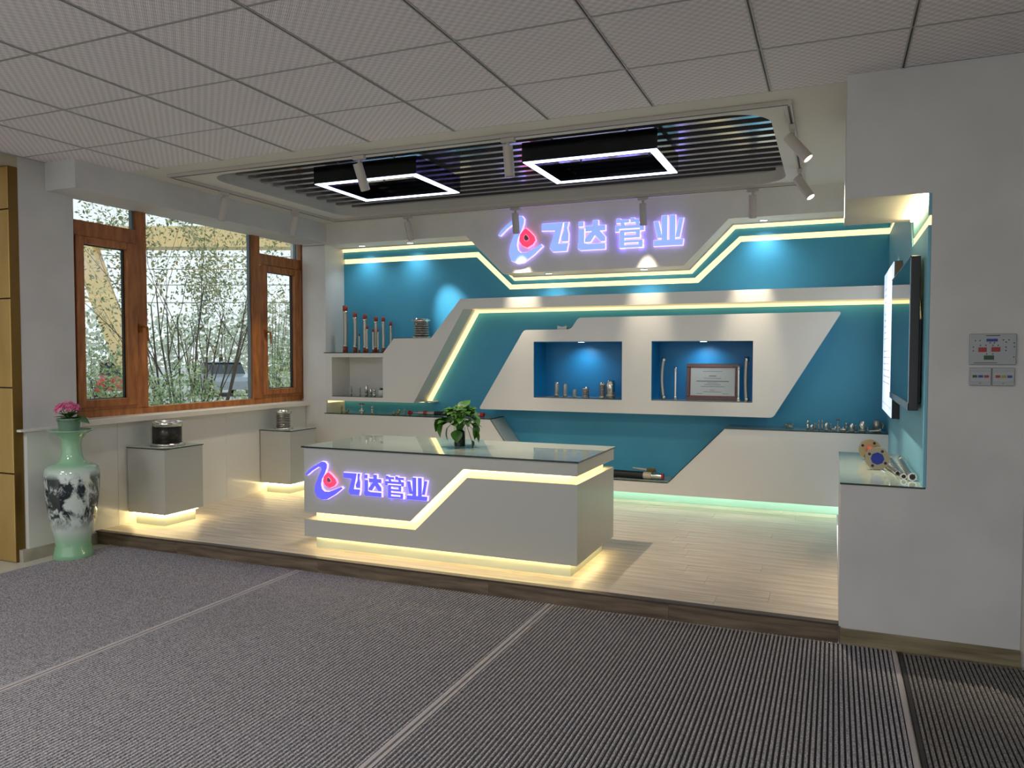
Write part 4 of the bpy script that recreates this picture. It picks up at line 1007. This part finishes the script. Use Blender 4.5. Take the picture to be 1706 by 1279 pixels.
# ------------------------------------------------------------------ track and spotlights
tk = thing('lighting_track', (-2.4, 5.4, CZ), 'white rectangular lighting track around the ceiling recess', 'track')
ta, tb, tcx, td = -4.60, -0.245, 4.355, 6.40
for x0, x1, y0, y1 in ((ta, tb, tcx-.018, tcx+.018), (ta, tb, td-.018, td+.018)):
    MB().box(x0-.018, x1+.018, y0, y1, CZ-.022, CZ-.001).build('rail', lamp_white, tk)
    MB().box(x0, x1, (y0+y1)/2-.006, (y0+y1)/2+.006, CZ-.0235, CZ-.022).build('slot', dark, tk)
for x in (ta, tb):
    MB().box(x-.018, x+.018, tcx+.019, td-.019, CZ-.022, CZ-.001).build('rail', lamp_white, tk)
    MB().box(x-.006, x+.006, tcx+.02, td-.02, CZ-.0235, CZ-.022).build('slot', dark, tk)
def track_head(x, y, d, label, lit=False, energy=0, aim=None, size=0.75, along='x', color=(1, .86, .66)):
    t = thing('track_spotlight', (x, y, CZ-.022), label, 'spotlight', 'white cylinder spotlights on the ceiling track')
    z0 = CZ-.0236
    if along == 'x': MB().box(x-.045, x+.045, y-.016, y+.016, z0-.026, z0).build('adapter', lamp_white, t, bevel=.003)
    else: MB().box(x-.016, x+.016, y-.045, y+.045, z0-.026, z0).build('adapter', lamp_white, t, bevel=.003)
    MB().cyl((x, y, z0-.026), (x, y, z0-.075), .010).build('stem', lamp_white, t)
    d = Vector(d).normalized(); p0 = Vector((x, y, z0-.085)); a = p0-d*.035; b_ = p0+d*.145
    rb_ = MB().cyl(a, b_, .031, seg=24); hd_ = rb_.build('head', lamp_white, t)
    MB().cyl(b_+d*.0005, b_+d*.0025, .025, seg=24).build('lens', lens_on if lit else lens_off, hd_)
    if energy:
        light('spot_beam', 'SPOT', tuple(b_+d*.012), energy*3.2, color, aim or tuple(d), spot_size=size, spot_blend=1.0, shadow_soft_size=.025)
track_head(-2.932, 4.355, (.10, .42, -1), 'track spotlight hanging before the left square lamp', False, 30, None, 1.36)
track_head(-1.855, 4.355, (.03, .12, -1), 'track spotlight on the front rail between the two square lamps', False, 30, (.05, .42, -1), 1.36)
track_head(tb, 4.75, (.80, -.10, -1), 'lit track spotlight, front one on the right rail', True, 55, (.42, -.06, -1.1), 1.0, along='y')
track_head(tb, 5.88, (.62, -.25, -1), 'lit track spotlight, back one on the right rail', True, 40, (.62, .10, -1.0), along='y')
track_head(-0.615, td, (0, .12, -1), 'track spotlight, rightmost on the back rail', False, 24, (-.03, .26, -1), .66)
track_head(-1.496, td, (0, .12, -1), 'track spotlight on the back rail before the last sign character', False, 20, (-.0, .26, -1), .66)
track_head(-2.655, td, (.02, .12, -1), 'track spotlight on the back rail before the wall sign emblem', False, 24, (.0, .26, -1), .66)
track_head(-3.763, td, (.10, .30, -1), 'track spotlight, leftmost on the back rail', False, 15, (.38, .85, -1.25), .62, color=(.9, .96, 1))
track_head(ta, 5.79, (-.22, .02, -1), 'track spotlight on the left rail, nearer the window corner', False, 12, (-.22, .02, -1), 1.0, along='y')
track_head(ta, 4.90, (-.25, .0, -1), 'track spotlight on the left rail, nearer the entrance', False, 12, (-.25, 0, -1), 1.0, along='y')

# recessed downlights
for i, (x, y, z, e, lb) in enumerate(((-4.52, 6.76, 2.55, 3, 'first recessed downlight from the window under the fascia'), (-3.95, 6.76, 2.55, 3, 'second recessed downlight from the window under the fascia'), (-2.45, 6.72, 2.18, 2.5, 'recessed downlight under the emblem of the wall sign'), (-1.56, 6.72, 2.18, 2.5, 'recessed downlight under the last sign characters'), (-0.56, 6.76, 2.55, 4, 'recessed downlight under the right end of the fascia'))):
    t = thing('downlight', (x, y, z), lb, 'downlight', 'recessed downlights under the fascia')
    MB().lathe([(.030, 0), (.042, 0), (.042, -.003), (.034, -.004), (.030, -.001)], (x, y, z-.0005), 24).build('trim_ring', lamp_white, t)
    MB().lathe([(0, 0), (.030, 0), (.030, .001)], (x, y, z-.003), 24).build('lens', down_on, t)
    light('downlight_beam', 'SPOT', (x, y, z-.012), e*2.4, (.86, .93, 1), (0, .12, -1), spot_size=2.2, spot_blend=1.0, shadow_soft_size=.03)

# ------------------------------------------------------------------ vase with flowers, desk plant
VX, VY = -4.905, 3.735
t = thing('porcelain_vase', (VX, VY, 0), 'tall celadon porcelain floor vase painted with a dark landscape', 'vase')
prof = [(.0, 0), (.124, 0), (.130, .012), (.126, .04), (.112, .10), (.113, .14), (.126, .19), (.144, .27), (.158, .36), (.170, .46), (.1745, .56), (.174, .60), (.166, .635), (.145, .655), (.10, .668), (.075, .690), (.064, .74), (.061, .79), (.067, .83), (.095, .868), (.130, .888), (.149, .896), (.150, .900), (.135, .900), (.09, .880), (.06, .84), (.055, .80)]
MB().lathe(prof, (VX, VY, 0.0), 48).build('vase_body', vase_m, t)
t = thing('flowering_kalanchoe', (VX-.02, VY, .85), 'pink flowering plant in a grey-green pot set in the vase mouth', 'flower')
MB().lathe([(0, 0), (.058, 0), (.064, .04), (.072, .118), (.078, .12), (.078, .128), (.068, .128), (.066, .11), (0, .105)], (VX-.02, VY, .85), 24).build('pot', potm, t)
kl = leaf_mesh('kalanchoe_leaf', .085, .055, leaf_m, .15, .25, False)
for k in range(16):
    a = k*2.4; put_leaf(kl, t, (VX-.02+.02*math.cos(a), VY+.02*math.sin(a), .968+.012*(k % 3)), a, -.15-.22*(k % 3), 0, .8+.2*(k % 3)/2)
put_leaf(kl, t, (VX+.01, VY+.0, .985), .30, .10, 0.3, 1.5)
rnd = random.Random(11)
fm = MB(); 
for q in range(5):
    a = 2*PI*q/5; r_ = .011
    fm.add([(0, 0, 0), (r_*.6*math.cos(a-.5), r_*.6*math.sin(a-.5), .002), (r_*math.cos(a), r_*math.sin(a), .003), (r_*.6*math.cos(a+.5), r_*.6*math.sin(a+.5), .002)], [(0, 1, 2, 3)])
fme = {}
for nm, mm in (('a', pink), ('b', pink2)):
    me = bpy.data.meshes.new('blossom'); me.from_pydata(fm.v, [], fm.f); me.materials.append(mm); fme[nm] = me
for k in range(150):
    a = rnd.uniform(0, 2*PI); rr = .088*math.sqrt(rnd.random()); z = 1.085-7.0*rr*rr+rnd.uniform(-.012, .008)
    x = VX-.03+rr*math.cos(a); y = VY+rr*math.sin(a)
    o = bpy.data.objects.new('blossom', fme['a' if rnd.random() < .7 else 'b']); COL.objects.link(o); o.parent = t
    o.location = Vector((x, y, z))-PARLOC[t.name]; o.rotation_euler = (rnd.uniform(.1, 1.1), rnd.uniform(-.7, .7), rnd.uniform(-.9, .9)); o.scale = (1.35,)*3
sm_ = MB()
for k in range(10):
    a = k*.63; sm_.tube([(VX-.02, VY, .97), (VX-.03+.05*math.cos(a), VY+.05*math.sin(a), 1.035)], .0025, 5)
sm_.build('stems', stem_m, t)

DX, DY, DZ = -2.311, 4.60, 0.8036
t = thing('glass_vase', (DX, DY, DZ), 'clear cylindrical glass vase with dark roots standing on the counter', 'vase')
MB().lathe([(.0, 0), (.040, 0), (.0405, .004), (.0405, .135), (.038, .135), (.038, .008), (0, .008)], (DX, DY, DZ), 28).build('glass_cylinder', glass, t)
MB().lathe([(0, .009), (.036, .009), (.0365, .06), (.034, .105), (.02, .118), (0, .12)], (DX, DY, DZ), 20).build('dark_roots', mat('dark_roots', (20, 28, 16), 0.5), t)
rt_ = MB(); rnd = random.Random(2)
for k in range(9):
    a = k*.7; rt_.tube([(DX+.012*math.cos(a), DY+.012*math.sin(a), DZ+.08), (DX+.018*math.cos(a), DY+.018*math.sin(a), DZ+.12), (DX+.02*math.cos(a), DY+.02*math.sin(a), DZ+.15)], .003, 6)
rt_.build('stalks', stem_m, t)
t = thing('pothos_plant', (DX, DY, DZ+.12), 'bushy green heart-leaved plant in the glass vase on the counter', 'plant')
pl = leaf_mesh('pothos_leaf', .078, .080, leaf_m, .22, .30, True)
rnd = random.Random(21)
stems = MB()
specs = []
for k in range(46):
    a = k*2.399+rnd.uniform(-.2, .2); el = rnd.uniform(.05, 1.0); R_ = .035+.085*math.cos(el*1.3)*rnd.uniform(.65, 1)
    z = DZ+.150+.12*math.sin(el*1.45)*rnd.uniform(.75, 1.0)
    specs.append((a, R_*.85, z, rnd.uniform(-.5, .55), rnd.uniform(.75, 1.2)))
specs += [(PI*1.02, .115, DZ+.19, .75, 1.35), (PI*1.1, .12, DZ+.165, 1.15, 1.3), (-.15, .115, DZ+.155, 1.3, 1.25), (0.1, .10, DZ+.115, .9, 1.1), (1.4, .02, DZ+.26, -.8, 1.3), (.2, .085, DZ+.048, 1.3, .75), (PI, .09, DZ+.13, 1.3, 1.2), (-1.5, .07, DZ+.12, .9, 1.1)]
for a, R_, z, pit, s_ in specs:
    x = DX+R_*math.cos(a); y = DY+R_*math.sin(a)*.8
    o = put_leaf(pl, t, (x, y, z), a+rnd.uniform(-.5, .5), pit, rnd.uniform(-.5, .5), s_)
    stems.tube([(DX+.015*math.cos(a), DY+.015*math.sin(a), DZ+.12), (DX+R_*.5*math.cos(a), DY+R_*.4*math.sin(a), max(z, DZ+.15)+.02), (x, y, z)], .0022, 5)
stems.build('stems', stem_m, t)

# ------------------------------------------------------------------ outside the window
yd = struct('ground', 'pale concrete yard outside the window', cat='ground')
MB().box(-90, -5.4, -20, 90, -.45, -.35).build('yard_slab', asphalt, yd)
def leaves(name, parent, n_, fn, size, m_, seed):
    rnd = random.Random(seed); vs = []; fs = []
    for k in range(n_):
        p = fn(rnd); s_ = size*rnd.uniform(.6, 1.3)
        a = Vector((rnd.gauss(0, 1), rnd.gauss(0, 1), rnd.gauss(0, 1))).normalized(); b_ = a.orthogonal().normalized()
        c_ = a.cross(b_); th = rnd.uniform(0, 6.28); d = b_*math.cos(th)+c_*math.sin(th); e_ = a.cross(d)
        o = len(vs); vs += [tuple(p-d*s_), tuple(p+e_*s_*.45), tuple(p+d*s_), tuple(p-e_*s_*.45)]; fs.append((o, o+1, o+2, o+3))
    me = bpy.data.meshes.new(name); me.from_pydata(vs, [], fs); me.materials.append(m_)
    o = bpy.data.objects.new(name, me); COL.objects.link(o); o['kind'] = 'stuff'
    if parent is not None: o.parent = parent; o.matrix_parent_inverse = Matrix.Translation(-PARLOC[parent.name])
    return o
# many-stemmed shrub close to the middle pane
SX, SY = -8.1, 7.95
sb = thing('tall_shrub', (SX, SY, -.35), 'tall many-stemmed shrub with sparse leaves outside the middle pane', 'shrub')
rnd = random.Random(31); st = MB(); tips = []
def grow(p, d, L, r, depth):
    pts = [p]; rr = [r]
    for k in range(4):
        d = (d+Vector((rnd.gauss(0, .09), rnd.gauss(0, .09), .10 if depth else .03))).normalized(); p = p+d*L/4; pts.append(p); rr.append(r*(1-.17*(k+1)))
        if depth < 3 and k >= 1 and rnd.random() < .8:
            sd = (d+Vector((rnd.gauss(0, .42), rnd.gauss(0, .42), .1))).normalized(); grow(p, sd, L*.55, rr[-1]*.6, depth+1)
        if depth >= 1: tips.append(p.copy())
    st.tube(pts, rr, 5, cap=False)
for k in range(15):
    a = k*2*PI/15; sp_ = .10+.32*rnd.random()
    grow(Vector((SX+.10*math.cos(a), SY+.16*math.sin(a), -.35)), Vector((math.cos(a)*sp_, math.sin(a)*sp_, 1)).normalized(), 2.1+rnd.random()*.7, .024, 0)
st.build('branches', bark, sb)
leaves('foliage', sb, 6500, lambda r: tips[r.randrange(len(tips))]+Vector((r.gauss(0, .09), r.gauss(0, .09), r.gauss(0, .08))), .030, shrub_leaf, 5)
def bush(x, y, rx, rz, n_, label, name='hedge_bush', m_=hedge_leaf, size=.028, zc=.3, grp='bushes below the window'):
    b_ = thing(name, (x, y, -.35), label, 'bush', grp)
    tk_ = MB(); r0 = random.Random(int(x*100+y*10))
    for k in range(7):
        a = r0.uniform(0, 6.28); tk_.tube([(x, y, -.35), (x+rx*.3*math.cos(a), y+rx*.3*math.sin(a), zc*.5), (x+rx*.7*math.cos(a), y+rx*.7*math.sin(a), zc+rz*.5)], [.015, .01, .004], 5)
    tk_.build('branches', bark, b_)
    def f(r):
        v = Vector((r.gauss(0, 1), r.gauss(0, 1), r.gauss(0, 1))).normalized()*(r.random()**.35); return Vector((x+v.x*rx, y+v.y*rx, zc+v.z*rz))
    leaves('foliage', b_, n_, f, size, m_, int(abs(x*7)+y*3))
bush(-7.2, 5.95, .6, .80, 3600, 'leafy bush outside the left sash', zc=.75)
bush(-7.2, 7.02, .45, .75, 2600, 'leafy bush below the left part of the middle pane', zc=.62)
bush(-7.5, 9.35, .6, .95, 3600, 'leafy bush outside the right sash', zc=.72)
bush(-7.3, 8.3, .42, .50, 1500, 'low leafy bush at the foot of the tall shrub', zc=.55)
b2 = bush(-9.2, 10.9, .45, 1.5, 1500, 'taller sparse tree seen in the right sash', 'young_tree', shrub_leaf, .026, 1.6, None)
b2 = bush(-9.4, 7.4, .5, 1.1, 900, 'bare-branched young tree seen in the left sash', 'young_tree', shrub_leaf, .024, .9, None)
# far trees
k = 0
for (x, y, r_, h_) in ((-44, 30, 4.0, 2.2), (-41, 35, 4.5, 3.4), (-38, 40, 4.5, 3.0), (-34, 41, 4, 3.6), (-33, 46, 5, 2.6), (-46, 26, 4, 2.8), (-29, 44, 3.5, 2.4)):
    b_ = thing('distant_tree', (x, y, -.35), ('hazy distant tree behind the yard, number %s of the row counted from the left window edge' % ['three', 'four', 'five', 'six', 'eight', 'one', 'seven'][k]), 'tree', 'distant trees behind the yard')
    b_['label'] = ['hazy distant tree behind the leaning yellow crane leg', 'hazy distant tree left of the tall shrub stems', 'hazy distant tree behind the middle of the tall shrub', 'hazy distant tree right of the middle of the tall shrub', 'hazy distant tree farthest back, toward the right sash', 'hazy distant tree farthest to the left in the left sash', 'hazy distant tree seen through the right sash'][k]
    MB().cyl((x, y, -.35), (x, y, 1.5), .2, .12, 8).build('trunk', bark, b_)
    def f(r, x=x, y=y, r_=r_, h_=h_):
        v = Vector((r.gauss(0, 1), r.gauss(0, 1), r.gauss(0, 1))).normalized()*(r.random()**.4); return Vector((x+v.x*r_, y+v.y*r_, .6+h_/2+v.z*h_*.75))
    leaves('foliage', b_, 800, f, .26, far_leaf_hazed, 50+k); k += 1
# cars
def car(x, y, yaw, m_, label):
    t = thing('parked_car', (x, y, -.35), label, 'car')
    t.rotation_euler = (0, 0, yaw)
    def pt(mb, nm, mm, par=None):
        me = bpy.data.meshes.new(nm); me.from_pydata(mb.v, [], mb.f); me.materials.append(mm)
        for p, s_ in zip(me.polygons, mb.smooth): p.use_smooth = s_
        o = bpy.data.objects.new(nm, me); COL.objects.link(o); o.parent = par or t; return o
    pt(MB().prism([(-2.1, .3), (-2.1, .75), (-1.9, .88), (-1.1, .95), (1.0, .95), (1.9, .82), (2.15, .65), (2.15, .3)], -.85, .85), 'body', m_)
    pt(MB().prism([(-1.5, .95), (-.9, 1.42), (.3, 1.45), (1.0, .95)], -.72, .72), 'cabin', car_glass)
    pt(MB().prism([(-1.0, 1.42), (-.9, 1.46), (.3, 1.49), (.4, 1.44)], -.74, .74), 'roof', m_)
    for sx in (-1.3, 1.35):
        for sy in (-.80, .80):
            wh_ = pt(MB().cyl((sx, sy-.1, .33), (sx, sy+.1, .33), .33, seg=20), 'wheel', rubber)
            pt(MB().cyl((sx, sy-.12, .33), (sx, sy+.12, .33), .2, seg=10), 'hub', alum, wh_)
car(-25.2, 26.6, -.55, car_silver, 'silver parked car seen low in the middle pane')
car(-28.5, 24.0, -.7, car_red, 'red parked car seen low behind the tall shrub')
car(-31.5, 22.0, -.6, car_red, 'red parked car seen low in the left sash')
car(-24.5, 31.5, -.5, car_white, 'white parked car farther back in the yard')
# yellow gantry crane
gc = thing('gantry_crane', (-25, 24, -.35), 'yellow gantry crane spanning the yard outside', 'crane')
A = Vector((-30.6, 23.3, 6.0)); B = Vector((-16.8, 29.0, 6.0)); dd = (B-A).normalized(); nrm = Vector((-dd.y, dd.x, 0))
def beam(p, q, w_, h0, h1, nm, m_):
    p = Vector(p); q = Vector(q); d_ = (q-p).normalized(); nn_ = Vector((-d_.y, d_.x, 0)); nn_ = nn_.normalized() if nn_.length > .01 else Vector((0, 1, 0)); uu = d_.cross(nn_)
    vs = []
    for c_, h_ in ((p, h0), (q, h1)):
        for s1_, s2_ in ((-1, -1), (1, -1), (1, 1), (-1, 1)): vs.append(c_+nn_*w_/2*s1_+uu*h_/2*s2_)
    MB().add(vs, [(0, 1, 2, 3), (4, 7, 6, 5), (0, 4, 5, 1), (1, 5, 6, 2), (2, 6, 7, 3), (3, 7, 4, 0)]).build(nm, m_, gc)
beam(A+Vector((0, 0, .55)), B+Vector((0, 0, .55)), .6, .75, .75, 'girder', craneY)
beam(A+Vector((0, 0, .08)), B+Vector((0, 0, .08)), 1.1, .14, .14, 'girder_flange', craneY)
beam((-29.6, 23.4, 5.9), (-27.3, 23.9, -.3), .5, .95, .65, 'leg', craneY)
beam((-31.0, 22.6, 5.9), (-32.2, 22.0, -.3), .4, .6, .5, 'leg', craneY)
beam((-19.6, 27.4, 5.9), (-20.6, 27.0, -.3), .3, .45, .40, 'leg', craneB)
for a, b_ in (((-29.6, 23.2, 4.9), (-31.3, 22.5, 3.8)), ((-29.3, 23.3, 3.8), (-31.3, 22.5, 4.9)), ((-29.2, 23.3, 3.7), (-31.6, 22.4, 3.7))):
    beam(a, b_, .08, .08, .08, 'brace', craneY)
for i, (z, dz) in enumerate(((7.8, .3), (7.0, .3), (6.3, .25), (5.4, .25), (4.4, .2))):
    t = thing('overhead_wire', (-36, 32, z), 'thin overhead wire above the yard, ' + ['topmost of five', 'second from the top', 'middle one of five', 'fourth from the top', 'lowest of five'][i], 'wire', 'overhead wires above the yard')
    MB().tube([(-50, 24, z+dz), (-36, 32.5, z), (-22, 41, z+dz)], .02, 5).build('cable', dark, t)
